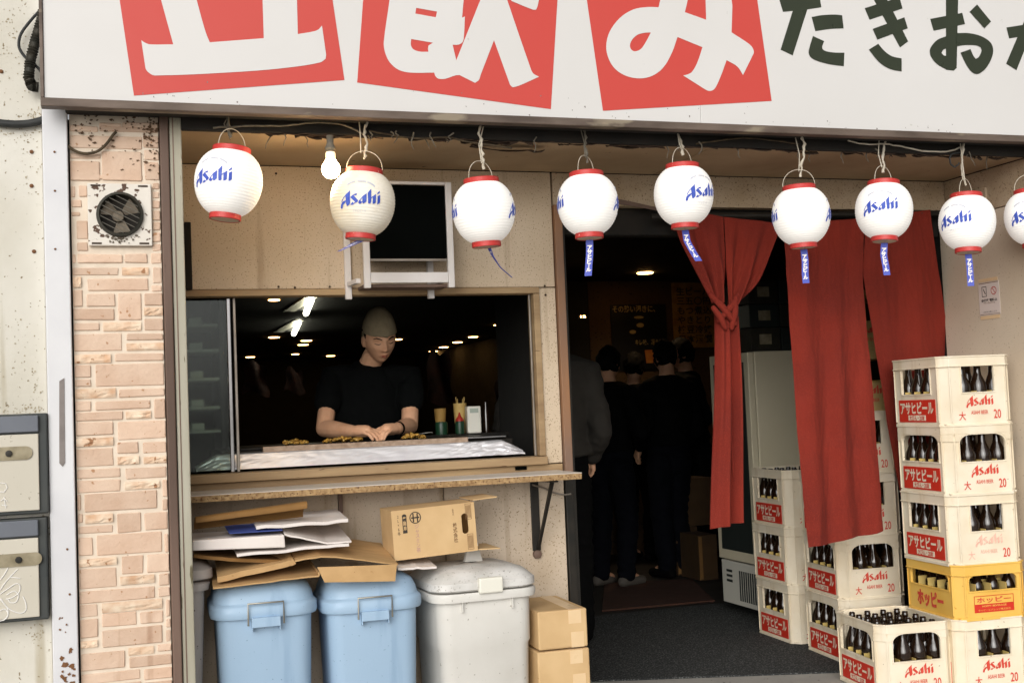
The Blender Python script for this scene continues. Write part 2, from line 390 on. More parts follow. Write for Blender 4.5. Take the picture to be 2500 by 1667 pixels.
text('hoppy_s', 'ホッピー', 1, .02, w=.17, h=.024)
text('hoppy_line', 'HOPPY BEVERAGE', 1, .01, w=.12, h=.008)
text('hoppy_line2', 'ホッピービバレッジ株式会社', 1, .0, w=.16, h=.009)
text('maker', '株\n式\n会\n社', 1, .02, line=1., h=.075)
text('maker_s', '販\n売\n元', 1, .0, line=1., h=.03)
text('jasmine', 'ジ\nャ\nス\nミ\nン\n茶', 1, .0, line=1., h=.1)
text('badge', '業\n務\n用', 1, .03, line=1.05, h=.05)
text('sixpack', '2\nL\n×\n6\n本', 1, .0, line=1., h=.075)
text('box_logo', 'H', 1, .04, h=.024)
text('poster_top', 'その熱い渇きに、', 1, .02, w=.36, h=.05)
text('poster_low', 'キレ味、冴える', 1, .02, w=.26, h=.04)
text('menu', '生ビール\n三五〇円\nもつ煮込\nやきとり\n枝豆冷奴\n日本酒燗', 1, .02, line=1.1, w=.34, h=.62)
text('notice1', '歩行喫煙禁止', 1, .03, w=.085, h=.014)
text('notice2', 'No smoking', 1, 0, w=.06, h=.008)
text('notice3', 'ご協力をお願いします', 1, 0, w=.075, h=.007)
text('number', '12', 1, .02, w=.1, h=.07)

def put_text(key, name, m_, fn, parent=None, d=.0006):
    """lay lettering on a surface: fn(a, b) -> point"""
    vs, fs = TX[key]
    me = bpy.data.meshes.new(name); me.from_pydata([fn(a, b) for a, b in vs], [], fs); me.materials.append(MATS[m_]); me.update()
    return link(name, me, parent)

# brewery word mark, drawn as stroke shapes: units of its own height (about 7 wide, 2.9 high)
LOGO = [
 [(0, .1), (.1, .62), (.4, .98), (.72, 1.12), (.98, 1.05), (.72, .72), (.48, .52), (.34, .06), (.18, -.05)],
 [(.3, 1.0), (.62, 1.62), (1.05, 2.1), (1.0, 2.2), (.55, 1.72), (.22, 1.1)],
 [(1.02, 2.12), (1.5, 2.56), (1.66, 2.78), (1.78, .78), (1.62, .5), (1.28, .28), (1.14, .7)],
 [(.7, 1.0), (1.14, 1.12), (1.14, 1.25), (.62, 1.1)],
 [(1.98, 1.62), (2.34, 2.02), (3.12, 1.1), (3.02, .84), (2.82, .74)],
 [(2.34, 2.02), (2.6, 2.2), (2.92, 2.22), (2.8, 1.9), (2.6, 1.98), (2.44, 1.9)],
 [(1.92, .42), (2.16, .74), (2.3, .9), (2.44, .5), (2.3, .4)],
 [(2.44, .5), (2.82, .74), (2.72, .84), (2.4, .6)],
 [(3.28, .72), (3.4, 1.05), (3.62, 1.35), (3.6, 1.0), (3.82, .76), (3.66, .55), (3.44, .52)],
 [(3.6, 1.3), (3.95, 1.82), (4.0, 1.74), (3.7, 1.24)],
 [(3.92, 1.7), (4.5, 2.16), (4.54, .94), (4.36, .7), (4.08, .56), (3.98, .84)],
 [(3.72, .7), (4.0, .84), (3.96, .95), (3.7, .84)],
 [(4.78, 2.3), (5.08, 2.72), (5.26, 2.98), (5.34, .78), (5.18, .6), (4.92, .66)],
 [(5.66, 1.7), (6.12, 2.14), (6.16, .8), (5.98, .62), (5.72, .54)],
 [(5.3, 1.5), (5.66, 1.86), (5.66, 1.7), (5.32, 1.36)],
 [(6.4, 2.3), (6.8, 2.76), (6.84, 2.44), (6.48, 2.16)],
 [(6.5, 1.78), (6.9, 2.02), (6.96, .84), (6.8, .62), (6.54, .52)],
]
def logo_mesh(name, m_, fn, fine=0.):
    bm = bmesh.new()
    for poly in LOGO:
        cx = sum(p[0] for p in poly)/len(poly); cy = sum(p[1] for p in poly)/len(poly)
        vs = [bm.verts.new((cx+(a-cx)*1.2-3.48, cy+(b-cy)*1.07-1.4, 0)) for a, b in poly]
        es = [bm.edges.new((vs[i], vs[(i+1) % len(vs)])) for i in range(len(vs))]
        bmesh.ops.triangle_fill(bm, use_beauty=True, use_dissolve=False, edges=es, normal=(0, 0, 1))
    if fine:
        for _ in range(2):
            es = [e for e in bm.edges if e.calc_length() > fine]
            if es: bmesh.ops.subdivide_edges(bm, edges=es, cuts=1, use_grid_fill=False)
        bmesh.ops.triangulate(bm, faces=bm.faces[:])
    for v in bm.verts: v.co = fn(v.co.x, v.co.y)
    me = bpy.data.meshes.new(name); bm.to_mesh(me); bm.free(); me.materials.append(MATS[m_]); return me
def soften(poly, lim=50):
    out = []; n = len(poly)
    def ang(i):
        a, b_, c = (Vector(poly[(i+k) % n]) for k in (-1, 0, 1)); return math.degrees((b_-a).angle(c-b_, 0))
    for i in range(n):
        out.append(poly[i])
        if ang(i) < lim and ang((i+1) % n) < lim or min(ang(i), ang((i+1) % n)) < 38 and (Vector(poly[i])-Vector(poly[(i+1) % n])).length < 60:
            p0_, p1_, p2_, p3_ = (Vector(poly[(i+k) % n]) for k in (-1, 0, 1, 2)); L_ = (p2_-p1_).length
            m1 = (p2_-p0_).normalized()*L_ if ang(i) < lim else p2_-p1_; m2 = (p3_-p1_).normalized()*L_ if ang((i+1) % n) < lim else p2_-p1_
            for t in (.25, .5, .75):
                q_ = p1_*(2*t**3-3*t*t+1)+m1*(t**3-2*t*t+t)+p2_*(-2*t**3+3*t*t)+m2*(t**3-t*t); out.append((q_.x, q_.y))
    return out
def flat_polys(name, m_, polys, fn, parent=None, lift=.0004, holes=None):
    b = MB()
    for i, p in enumerate(polys):
        if len(p) > 6: p = soften(p)
        hs_ = [soften(h_) if len(h_) > 6 else h_ for h_ in (holes or {}).get(i, ())]
        b.plate(p, hs_, lambda a, c, d, i=i: fn(a, c)+Vector((0, -lift*i, 0)), 0)
    return b.build(name, m_, parent, recalc=False)

# ================================================================== SETTING
FL = -.72      # sign face;  PY = face of the brick pier and of the neighbour's wall;  shop wall stands at y = 0
PY = -.58
SOF = 2.335    # underside of the soffit
XR = 3.897     # right-hand side wall of the recess
CEIL = 2.41
struct(Box('ground', 'ground_concrete', -40, 40, -60, 30, -.3, -.012, bevel=0))
struct(Box('pavement', 'ground_concrete', -3, 8, -3.2, .8, -.01, -.004, bevel=0))
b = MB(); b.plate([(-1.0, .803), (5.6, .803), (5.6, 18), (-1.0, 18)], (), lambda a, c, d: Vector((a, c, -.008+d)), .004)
struct(b.build('interior_floor', 'dark_floor'))
p0, p1 = WZ(1500, 1660), WZ(2040, 1640)
dirv = (p1-p0)/(p1-p0).x
def mat_edge(x): return p0+dirv*(x-p0.x)
b = MB(); b.plate([(mat_edge(1.87).x, mat_edge(1.87).y), (mat_edge(3.88).x, mat_edge(3.88).y), (3.88, 2.2), (1.87, 2.2)], (), lambda a, c, d: Vector((a, c, -.004+d)), .008)
tag(b.build('entrance_mat', 'floor_mat', bevel=.003), 'dark grey ribbed rubber mat covering the floor of the entrance', 'mat')
b = MB(); q = [WZ(1470, 1492), WZ(1745, 1467), WZ(1690, 1415), WZ(1475, 1425)]
b.plate([(v.x, v.y) for v in q], (), lambda a, c, d: Vector((a, c, -.003+d)), .012)
tag(b.build('door_mat', 'rubber_mat', bevel=.002), 'small reddish brown mat further inside the dark doorway', 'mat')
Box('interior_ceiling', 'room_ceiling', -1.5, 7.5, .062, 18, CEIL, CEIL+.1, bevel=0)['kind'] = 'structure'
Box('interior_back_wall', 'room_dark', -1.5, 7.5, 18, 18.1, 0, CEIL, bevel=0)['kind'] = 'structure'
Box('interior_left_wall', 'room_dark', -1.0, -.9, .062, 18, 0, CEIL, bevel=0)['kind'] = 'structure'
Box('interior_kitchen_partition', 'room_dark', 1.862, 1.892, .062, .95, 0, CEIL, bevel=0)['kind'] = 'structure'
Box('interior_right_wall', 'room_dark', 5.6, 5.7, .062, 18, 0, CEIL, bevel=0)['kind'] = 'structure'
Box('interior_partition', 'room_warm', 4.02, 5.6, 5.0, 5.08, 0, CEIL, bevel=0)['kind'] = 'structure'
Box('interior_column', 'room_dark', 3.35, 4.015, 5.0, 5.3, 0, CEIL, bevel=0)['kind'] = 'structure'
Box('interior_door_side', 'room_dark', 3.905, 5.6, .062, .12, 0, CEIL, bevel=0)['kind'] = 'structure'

# ------------------------------------------------------------------ neighbour's wall, conduits
nw = thing('neighbour_wall', 'cream painted concrete wall with stains at the far left edge', 'wall', (0, 0, 0))
Box('wall_body', 'neighbour_wall', -3.2, W(110, 700, PY).x, PY+.02, PY+.5, 0, 4.2, nw, bevel=.004)
b = MB()
for (x, y) in ((77, 454), (83, 614), (77, 371), (3, 175)):
    c = W(x, y, PY+.018); b.lathe([(.001, 0), (.007, .001), (.005, .003), (.001, .004)], 8, M=Matrix.Translation(c) @ Matrix.Rotation(R(90), 4, 'X'))
b.build('wall_bolt', 'rust', nw)
b = MB()
for k in range(420):
    cx, cy, sx_, sy_ = rnd.choice(((100, 960, 22, 45), (60, 1000, 40, 8), (60, 325, 40, 14), (92, 285, 14, 14), (100, 1545, 16, 25), (20, 60, 30, 40), (60, 180, 40, 60), (40, 860, 60, 60), (80, 400, 20, 60)))
    x, y = rnd.gauss(cx, sx_), rnd.gauss(cy, sy_)
    if x > 106 or x < -20: continue
    c = W(x, y, PY+.0195); r0 = rnd.uniform(.0007, .0032)
    b.plate([(c.x+r0*rnd.uniform(.4, 1.4)*math.cos(i*math.pi/3), c.z+r0*rnd.uniform(.4, 1.6)*math.sin(i*math.pi/3)) for i in range(6)], (), lambda a, c_, d: Vector((a, PY+.0194-.000005*k, c_)), 0)
b.build('dirt', 'dirt_olive', nw, recalc=False)['kind'] = 'stuff'
def ptube(name, m_, pts, r, Y, label, cat, n=8, group=None, sub=4, jit=0.):
    """cable through photo points that lie on the plane y = Y"""
    P = [W(x, y, Y if not isinstance(Y, (list, tuple)) else Y[i]) for i, (x, y) in enumerate(pts)]
    out = []
    for i in range(len(P)-1):
        a, b_, c, d = P[max(i-1, 0)], P[i], P[i+1], P[min(i+2, len(P)-1)]
        for k in range(sub):
            t = k/sub; out.append(.5*((2*b_)+(c-a)*t+(2*a-5*b_+4*c-d)*t*t+(3*b_-a-3*c+d)*t**3)+Vector((rnd.uniform(-jit, jit), rnd.uniform(-jit, jit), rnd.uniform(-jit, jit))))
    out.append(P[-1]); bb = MB(); bb.tube(out, r, n); o = bb.build(name, m_)
    if label: tag(o, label, cat, group)
    return o
ptube('conduit', 'cable', [(-60, 290), (10, 302), (60, 303), (100, 295), (118, 285)], .013, PY, 'thick black cable running across the cream wall under the sign corner', 'cable', 10)
# corrugated hose
P = [W(x, y, PY-.03) for x, y in ((108, 20), (98, 62), (85, 105), (74, 150), (70, 190), (78, 212), (95, 214))]
pts, rad = [], []
for i in range(len(P)-1):
    for k in range(14): t = k/14; pts.append(P[i].lerp(P[i+1], t)); rad.append(.017+.0025*math.sin((i*14+k)*math.pi*.9))
b = MB(); b.tube(pts, rad, 10); tag(b.build('corrugated_hose', 'vent_dark'), 'grey corrugated drain hose beside the left end of the sign', 'hose')
ptube('thin_cable', 'cable', [(110, 14), (80, 45), (52, 82), (46, 112), (55, 132), (64, 142)], .005, PY-.01, 'thin black cable bowed out from the sign corner on the cream wall', 'cable')
ptube('thin_cable', 'cable', [(84, 158), (98, 172), (108, 188)], .005, PY-.02, 'short black cable end behind the corrugated hose', 'cable')

# ------------------------------------------------------------------ mailboxes
def mailbox(y_top, y_band0, y_band1, y_bot, label, slot):
    Ym = PY-.05
    x0 = -.62; x1 = W(96, (y_top+y_bot)/2, Ym).x; xr = W(117, (y_top+y_bot)/2, Ym).x
    zt, zb0, zb1, zb = (W(50, v, Ym).z for v in (y_top, y_band0, y_band1, y_bot))
    t = thing('mailbox', label, 'mailbox', (x0, PY+.02, zb), group='mailboxes on the cream wall'); L = lambda x: x-x0; D = lambda y: y-(PY+.02); H = lambda z: z-zb
    Box('body', 'mail_frame', 0, L(xr), D(Ym+.004), D(PY+.015), 0, H(zt), t, .004)
    Box('flap', 'mail_band', .012, L(x1), D(Ym-.012), D(Ym+.0035), H(zb1)+.002, H(zb0), t, .003)
    Box('door', 'mail_panel', .012, L(x1)-.001, D(Ym-.006), D(Ym+.0035), .012, H(zb1)-.004, t, .003)
    sx, sy, r0 = slot
    c = W(sx, sy, Ym-.007)
    b = MB(); n = 10; out = []
    for k in range(n+1): a = math.pi/2-math.pi*k/n; out.append((L(c.x)+r0*math.cos(a), H(c.z)+r0*math.sin(a)))
    out += [(L(c.x)-.16, H(c.z)-r0), (L(c.x)-.16, H(c.z)+r0)]
    b.plate(out, (), lambda a, c_, d: Vector((a, D(Ym-.0065)-d, c_)), .004); pl = b.build('lock_plate', 'mail_plate', t)
    b = MB(); b.lathe([(.001, 0), (.011, 0), (.010, .006), (.001, .007)], 12, M=Matrix.Translation((L(c.x)-.05, D(Ym-.0108), H(c.z))) @ Matrix.Rotation(R(90), 4, 'X')); b.build('lock', 'black_steel', pl)
    return t, L, D, H, Ym
t, L, D, H, Ym = mailbox(1010, 1015, 1057, 1256, 'upper grey steel mailbox with a stained lock plate', (62, 1105, .022))
b = MB()
for line in ([(0, 1178), (14, 1180), (18, 1190), (10, 1201), (0, 1200)], [(2, 1222), (12, 1216), (18, 1224)], [(4, 1232), (18, 1234)], [(10, 1212), (14, 1240)]):
    b.tube([Vector((L(v.x), D(Ym-.0075), H(v.z))) for v in (W(x, y, Ym-.0075) for x, y in line)], .0016, 5)
b.build('scribble', 'scribble', t)
t, L, D, H, Ym = mailbox(1266, 1270, 1311, 1517, 'lower grey steel mailbox scribbled over with white graffiti', (86, 1363, .021))
b = MB()
scr = [[(0, 1440), (14, 1420), (30, 1402), (44, 1388)], [(0, 1415), (12, 1400), (20, 1384)], [(0, 1450), (20, 1436), (40, 1424), (49, 1430), (46, 1446), (30, 1458), (14, 1462)],
       [(16, 1452), (34, 1442), (45, 1452), (40, 1468), (26, 1470), (18, 1460)], [(2, 1460), (14, 1478), (30, 1490), (52, 1496), (64, 1486), (62, 1468), (56, 1455)],
       [(0, 1490), (12, 1486), (20, 1498), (14, 1510), (0, 1515)], [(0, 1462), (16, 1480), (20, 1500), (8, 1514)], [(24, 1408), (50, 1411)]]
for line in scr:
    P = [W(x, y, Ym-.0075) for x, y in line]; out = []
    for i in range(len(P)-1):
        a, b_, c, d = P[max(i-1, 0)], P[i], P[i+1], P[min(i+2, len(P)-1)]
        for k in range(4): tt = k/4; out.append(.5*((2*b_)+(c-a)*tt+(2*a-5*b_+4*c-d)*tt*tt+(3*b_-a-3*c+d)*tt**3))
    out.append(P[-1]); b.tube([Vector((L(v.x), D(v.y), H(v.z))) for v in out], .0017, 5)
b.build('scribble', 'scribble', t)

# ------------------------------------------------------------------ white steel post
xw0, xw1 = W(110, 700, PY).x, W(176, 700, PY).x-.004
wp = thing('steel_post', 'white painted steel post with rust patches left of the brick pier', 'post', (xw0, PY, 0))
Box('post_body', 'white_steel', .002, xw1-xw0, -.03, .05, 0, 3.4, wp, .004)
a0, a1 = W(151, 930, PY-.031), W(151, 1130, PY-.031)
b = MB(); b.plate([(a0.x-xw0-.008, a0.z), (a0.x-xw0+.008, a0.z+.01), (a1.x-xw0+.010, a1.z), (a1.x-xw0+.002, a1.z-.012), (a1.x-xw0-.008, a1.z)], (), lambda a, c, d: Vector((a, -.031-d, c)), .0015); b.build('worn_strip', 'slot_grey', wp)
b = MB()
for k in range(26):
    x, y = (rnd.uniform(144, 196), rnd.choice([rnd.gauss(1612, 16), rnd.gauss(1650, 14), rnd.gauss(1520, 16)]))
    c = W(x, y, PY-.031); r0 = rnd.uniform(.003, .012) if y > 1570 else rnd.uniform(.002, .005)
    if c.x-r0 < xw0+.008 or c.x+r0 > xw1-.006: continue
    b.plate([(c.x-xw0+r0*rnd.uniform(.5, 1.2)*math.cos(i*math.pi/5), c.z+r0*rnd.uniform(.5, 1.2)*math.sin(i*math.pi/5)) for i in range(10)], (), lambda a, c_, d: Vector((a, -.0312-d-.0001*k, c_)), .0006)
for (x, y) in ((134, 466), (135, 608), (133, 371), (164, 1340), (170, 1450)):
    c = W(x, y, PY-.031); b.lathe([(.0005, 0), (.004, .0), (.003, .003), (.0005, .003)], 8, M=Matrix.Translation((c.x-xw0, -.031, c.z)) @ Matrix.Rotation(R(90), 4, 'X'))
b.build('rust_patch', 'rust', wp)['kind'] = 'stuff'

# ------------------------------------------------------------------ brick pier
xb0, xb1 = W(176, 700, PY).x+.002, W(396, 700, PY).x
bp = thing('brick_pier', 'pier faced with peach coloured stone bricks in pale mortar', 'pier', (xb0, PY, 0))
Box('mortar_bed', 'mortar', 0, xb1-xb0, .0005, .2, 0, 3.4, bp, 0)
def edgeL(y): return 170+(y-283)*37/1384.
def edgeR(y): return 388+(y-283)*37/1384.+ (0)
Z1 = [(630, 880, 1030, 1185), (890, 1090, 1030, 1108), (890, 1415, 1118, 1190), (1100, 1415, 1040, 1105), (630, 1280, 1220, 1340), (1290, 1420, 1220, 1330), (630, 905, 1375, 1428), (630, 905, 1448, 1625), (920, 1280, 1362, 1625), (1300, 1420, 1350, 1440), (1300, 1420, 1455, 1540)]
Z5 = [(1305, 1425, 10, 150), (640, 1000, 100, 142), (1012, 1290, 96, 150), (635, 685, 200, 305), (715, 790, 195, 300), (640, 742, 325, 395), (650, 730, 432, 472), (635, 668, 510, 585), (695, 800, 510, 680), (640, 672, 600, 790), (700, 800, 705, 785),
      (1375, 1440, 170, 232), (1375, 1440, 250, 312), (1375, 1440, 330, 402), (1375, 1440, 420, 508), (1375, 1440, 522, 600), (1375, 1440, 615, 702), (1375, 1440, 720, 785),
      (655, 690, 812, 892), (706, 1110, 812, 892), (1125, 1335, 808, 890), (1365, 1450, 800, 898), (665, 1072, 934, 1000), (1100, 1345, 930, 1002, 'r'), (1378, 1450, 930, 1072), (665, 742, 1014, 1110, 'r'), (795, 1342, 1030, 1142), (1370, 1450, 1090, 1148),
      (660, 752, 1130, 1282), (785, 1042, 1165, 1280), (1066, 1278, 1160, 1402), (1303, 1460, 1160, 1270), (660, 1038, 1300, 1402), (1300, 1460, 1288, 1362, 'r'), (1303, 1460, 1385, 1497), (660, 906, 1428, 1500), (934, 1278, 1418, 1500, 'r'), (660, 1108, 1525, 1680), (1142, 1462, 1520, 1582)]
Z8 = [(1142, 1465, 62, 130, 'r'), (672, 1008, 165, 245, 'r'), (1038, 1468, 156, 226), (675, 832, 262, 372), (675, 832, 390, 456), (868, 1472, 246, 450), (685, 1052, 470, 560, 'r'), (1075, 1478, 470, 545),
      (690, 836, 586, 672), (868, 1362, 580, 656), (1393, 1482, 562, 738), (695, 1116, 680, 760), (1138, 1367, 672, 742, 'r'), (697, 1032, 770, 890), (1070, 1486, 760, 926), (700, 1032, 910, 988, 'r'), (1065, 1257, 950, 1050), (1293, 1490, 946, 1046),
      (702, 1032, 1006, 1166), (1065, 1262, 1076, 1150, 'r'), (1298, 1494, 1078, 1142, 'r'), (706, 1097, 1190, 1272), (1138, 1502, 1176, 1276), (708, 1097, 1290, 1402), (1130, 1447, 1300, 1370, 'r'), (1470, 1505, 1286, 1440), (712, 748, 1420, 1560), (778, 1424, 1398, 1560), (1468, 1508, 1460, 1560)]
Z12 = [(785, 1032, 25, 105, 'r'), (720, 768, 20, 105), (724, 1032, 130, 198), (1064, 1282, 15, 190), (1308, 1524, 10, 168), (722, 857, 234, 400), (888, 1468, 195, 382), (1488, 1530, 200, 370), (728, 1067, 420, 490, 'r'), (1108, 1302, 394, 560), (1333, 1534, 384, 546),
       (732, 1067, 510, 690), (1094, 1402, 574, 652, 'r'), (1438, 1542, 556, 662), (736, 1407, 695, 806), (1438, 1544, 680, 762), (744, 902, 835, 946), (934, 1472, 802, 890, 'r'), (1503, 1550, 790, 942), (748, 907, 964, 1132), (934, 1242, 908, 1030), (1273, 1477, 894, 1002), (1503, 1554, 960, 1040),
       (938, 1477, 1042, 1200), (1503, 1556, 1060, 1166), (756, 902, 1158, 1222, 'r'), (762, 1142, 1260, 1416), (1168, 1397, 1214, 1285, 'r'), (1428, 1560, 1185, 1252), (1176, 1562, 1290, 1388), (748, 1282, 1440, 1530), (1308, 1568, 1400, 1502), (752, 1292, 1550, 1680), (1310, 1570, 1520, 1640)]
def brick(x0, x1, z0, z1, rough):
    b = MB(); n = 5
    d0 = rnd.uniform(-.002, .0015); x0 += .001*(x0 > .003); x1 -= .001*(x1 < xb1-xb0-.003); z0 += .0008; z1 -= .0008
    if rough:
        b.sheet(lambda u, v: Vector((x0+(x1-x0)*u, -.004+d0-.006*noise.noise(Vector((x0*30+u*4, z0*30+v*3, 2)))*(0 if u in (0, 1) or v in (0, 1) else 1)-.003*math.sin(v*math.pi), z0+(z1-z0)*v)), 6, 4, 0, False)
        b.rings([[Vector((x0, .01, z0)), Vector((x1, .01, z0)), Vector((x1, .01, z1)), Vector((x0, .01, z1))], [Vector((x0, -.004+d0, z0)), Vector((x1, -.004+d0, z0)), Vector((x1, -.004+d0, z1)), Vector((x0, -.004+d0, z1))]], False, False)
        b.build('brick', 'brick_rough', bp)
    else:
        j = lambda: rnd.uniform(-.0015, .0015)
        b.hexa([Vector((x0+j(), .01, z0+j())), Vector((x0+j(), -.004+d0, z0+j())), Vector((x1+j(), -.004+d0, z0+j())), Vector((x1+j(), .01, z0+j())), Vector((x0+j(), .01, z1+j())), Vector((x0+j(), -.004+d0, z1+j())), Vector((x1+j(), -.004+d0, z1+j())), Vector((x1+j(), .01, z1+j()))])
        b.build('brick', 'brick', bp, .0025, 1)
zlow = 9
for lst, oy in ((Z1, 0), (Z5, 400), (Z8, 820), (Z12, 1247)):
    for it in lst:
        x0, x1 = it[0]/3.675, it[1]/3.675; y0, y1 = oy+it[2]/3.675, oy+it[3]/3.675; ym = (y0+y1)/2
        s0 = (x0-edgeL(ym))/(edgeR(ym)-edgeL(ym)); s1 = (x1-edgeL(ym))/(edgeR(ym)-edgeL(ym))
        s0 = 0.004 if s0 < .04 else s0; s1 = .996 if s1 > .955 else s1
        X0, X1 = s0*(xb1-xb0), s1*(xb1-xb0); xm = (x0+x1)/2
        z1_, z0_ = W(xm, y0, PY).z, W(xm, y1, PY).z
        if X1-X0 < .008: continue
        zlow = min(zlow, z0_); brick(X0, X1, z0_, min(z1_, 2.336), len(it) > 4)
z = zlow-.012
while z > .03:
    h = min(rnd.choice([.03, .045, .06]), z-.004); x = .002; wd = xb1-xb0
    while x < wd-.02:
        l = min(rnd.uniform(.07, .2), wd-.002-x)
        if wd-(x+l) < .03: l = wd-.002-x
        brick(x, x+l, z-h, z, rnd.random() < .2); x += l+.011
    z -= h+.011

# ------------------------------------------------------------------ wall ventilator
c = W(293, 524, PY-.02); t = thing('ventilator', 'round exhaust fan in a rust speckled square plate on the brick pier', 'fan', (c.x, PY, c.z))
hw, hh = .104, .107; n = 32; rv = .07
circ = [(rv*math.cos(2*math.pi*k/n), rv*math.sin(2*math.pi*k/n)) for k in range(n)]
b = MB(); b.plate([(-hw, -hh), (hw, -hh), (hw, hh), (-hw, hh)], [circ], lambda a, c_, d: Vector((a, -.02+d, c_)), .014); b.build('plate', 'vent_plate', t, .003)
b = MB(); rings = []
for r_, y_ in ((rv+.008, -.018), (rv+.006, -.034), (rv-.002, -.036), (rv-.006, -.012), (rv-.008, .0)):
    rings.append([Vector((r_*math.cos(2*math.pi*k/n), y_, r_*math.sin(2*math.pi*k/n))) for k in range(n)])
b.rings(rings, False); b.build('collar', 'vent_dark', t)
b = MB(); b.lathe([(.001, 0), (rv-.003, 0), (rv-.003, .002), (.001, .002)], n, M=Matrix.Translation((0, -.001, 0)) @ Matrix.Rotation(R(90), 4, 'X')); b.build('back_disc', 'void', t)
for a_ in (35, 152, 275):
    b = MB(); M_ = Matrix.Rotation(R(-a_), 4, 'Y')
    b.sheet(lambda u, v: M_ @ Vector((.014+u*.046, -.008-.008*(v-.5), (v-.5)*(.018+.04*u))), 4, 3, .0015); b.build('blade', 'vent_blade', t)
b = MB(); b.lathe([(.001, .0), (.02, 0), (.018, .01), (.001, .013)], 16, M=Matrix.Translation((-.006, -.012, -.006)) @ Matrix.Rotation(R(90), 4, 'X')); b.build('hub', 'vent_blade', t)
for k in range(7):
    h = -.052+k*.0172; l = math.sqrt(max(0, (rv-.005)**2-h*h)); M_ = Matrix.Rotation(R(28), 4, 'Y')
    b = MB(); b.tube([M_ @ Vector((-l, -.03, h)), M_ @ Vector((l, -.03, h))], .0014, 6); b.build('grille_bar', 'wire_steel', t)
b = MB()
for k in range(40):
    x_, z_ = rnd.gauss(-.01, .02), rnd.uniform(-.098, -.07)
    r0 = rnd.uniform(.002, .006); b.plate([(x_+r0*rnd.uniform(.5, 1.2)*math.cos(i*math.pi/5), z_+r0*rnd.uniform(.4, 1)*math.sin(i*math.pi/5)) for i in range(10)], (), lambda a, c_, d: Vector((a, -.0202-d-.0001*k, c_)), .0004)
b.build('soot_patch', 'vent_blade', t)['kind'] = 'stuff'
for sx in (-1, 1):
    for sz in (-1, 1):
        b = MB(); b.box(sx*.077-.016, sx*.077+.016, -.0212, -.0195, sz*.099-.003, sz*.099+.003); b.build('slot', 'grime', t)
# black grime patches creeping over the top of the pier
b = MB()
for k in range(170):
    x = rnd.uniform(178, 392) if rnd.random() < .35 else rnd.gauss(368, 22); y = 283+abs(rnd.gauss(0, 60))
    if not 176 < x < 394: continue
    c = W(x, y, PY); r0 = rnd.uniform(.0015, .006)
    b.plate([(c.x-xb0+r0*rnd.uniform(.3, 1.5)*math.cos(i*math.pi/6), c.z+r0*rnd.uniform(.3, 1.1)*math.sin(i*math.pi/6)) for i in range(12)], (), lambda a, c_, d: Vector((min(max(a, 0), xb1-xb0), -.0052-d-.00002*k, c_)), .0003)
b.build('grime', 'soot', bp)['kind'] = 'stuff'
ptube('looped_cable', 'cable_dirty', [(143, 285), (143, 320), (155, 345), (178, 366), (205, 375), (235, 371), (258, 354), (276, 330), (284, 322)], .005, PY-.02, 'dirty black cable looped across the top of the brick pier', 'cable')

# ------------------------------------------------------------------ wooden door posts beside the pier
xp0, xp1, xp2 = W(396, 700, PY).x+.003, W(421, 700, PY).x, W(452, 700, PY).x
tag(Box('brown_post', 'brown_post', xp0, xp1-.0015, PY-.03, PY+.09, 0, 3.4, bevel=.004), 'dark brown upright post between the bricks and the pale post', 'post')
pp = thing('pale_post', 'weathered pale grey upright post at the left edge of the shop opening', 'post', (xp1, PY, 0))
Box('post_body', 'pale_post', .0015, xp2-xp1, -.02, .09, 0, 3.4, pp, .004)
Box('post_groove', 'brown_post', .0115, .0155, -.0215, -.0195, 0, 3.4, pp, 0)

# ------------------------------------------------------------------ shop wall: panels, window frame, header
xl = W(440, 900, 0).x-.25; xd = W(1345, 421, 0).x
zt, zb = 1.804, 1.105                       # window opening
xw0_, xw1_ = xl, 1.728
sw = thing('shop_wall', 'speckled beige panel wall around the serving window', 'wall', (0, 0, 0))
xs = xd-.004
def Panel(nm, m_, x0, x1, z0, z1, par=sw, y0=0., th=.06): return Box(nm, m_, x0, x1, y0, y0+th, z0, z1, par, .003)
Panel('wall_panel', 'wall_panel', xl, xs, zt+.028, SOF-.002)
zsm = W(1325, 1150, 0).z
Panel('wall_panel', 'wall_panel', xw1_+.034, xs, 1.072, zt+.024)
Panel('wall_panel', 'wall_low', xl, 1.30, 0, 1.0)
Panel('wall_panel', 'wall_low', 1.304, xs, 0, 1.0)
Panel('sill_panel', 'tan_wood', xl, xs, 1.004, 1.068)
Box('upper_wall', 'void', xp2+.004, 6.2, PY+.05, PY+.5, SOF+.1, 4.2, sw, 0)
wf = Box('window_frame', 'tan_wood', xl, xw1_+.032, -.012, .07, zt, zt+.026, sw, .003)
Box('frame_side', 'tan_wood', xw1_+.004, xw1_+.032, -.012, .07, 1.106, zt-.002, wf, .003)
Box('frame_sill', 'tan_wood', xl, xw1_+.032, -.03, .09, 1.07, 1.104, wf, .003)
b = MB(); hx = W(1000, 440, 0)
for (x, y) in ((674, 424), (680, 700), (720, 702), (805, 700), (1330, 698), (1332, 720)):
    c = W(x, y, -.002); b.lathe([(.0005, 0), (.005, 0), (.004, .003), (.0005, .003)], 8, M=Matrix.Translation(c) @ Matrix.Rotation(R(90), 4, 'X'))
b.build('nail', 'grime', sw)
tag(Box('narrow_board', 'void', W(452, 620, -.03).x, W(468, 620, -.03).x, -.03, -.004, W(460, 706, -.03).z, W(460, 542, -.03).z, bevel=.003), 'narrow dark board standing against the beige wall beside the pale post', 'board')
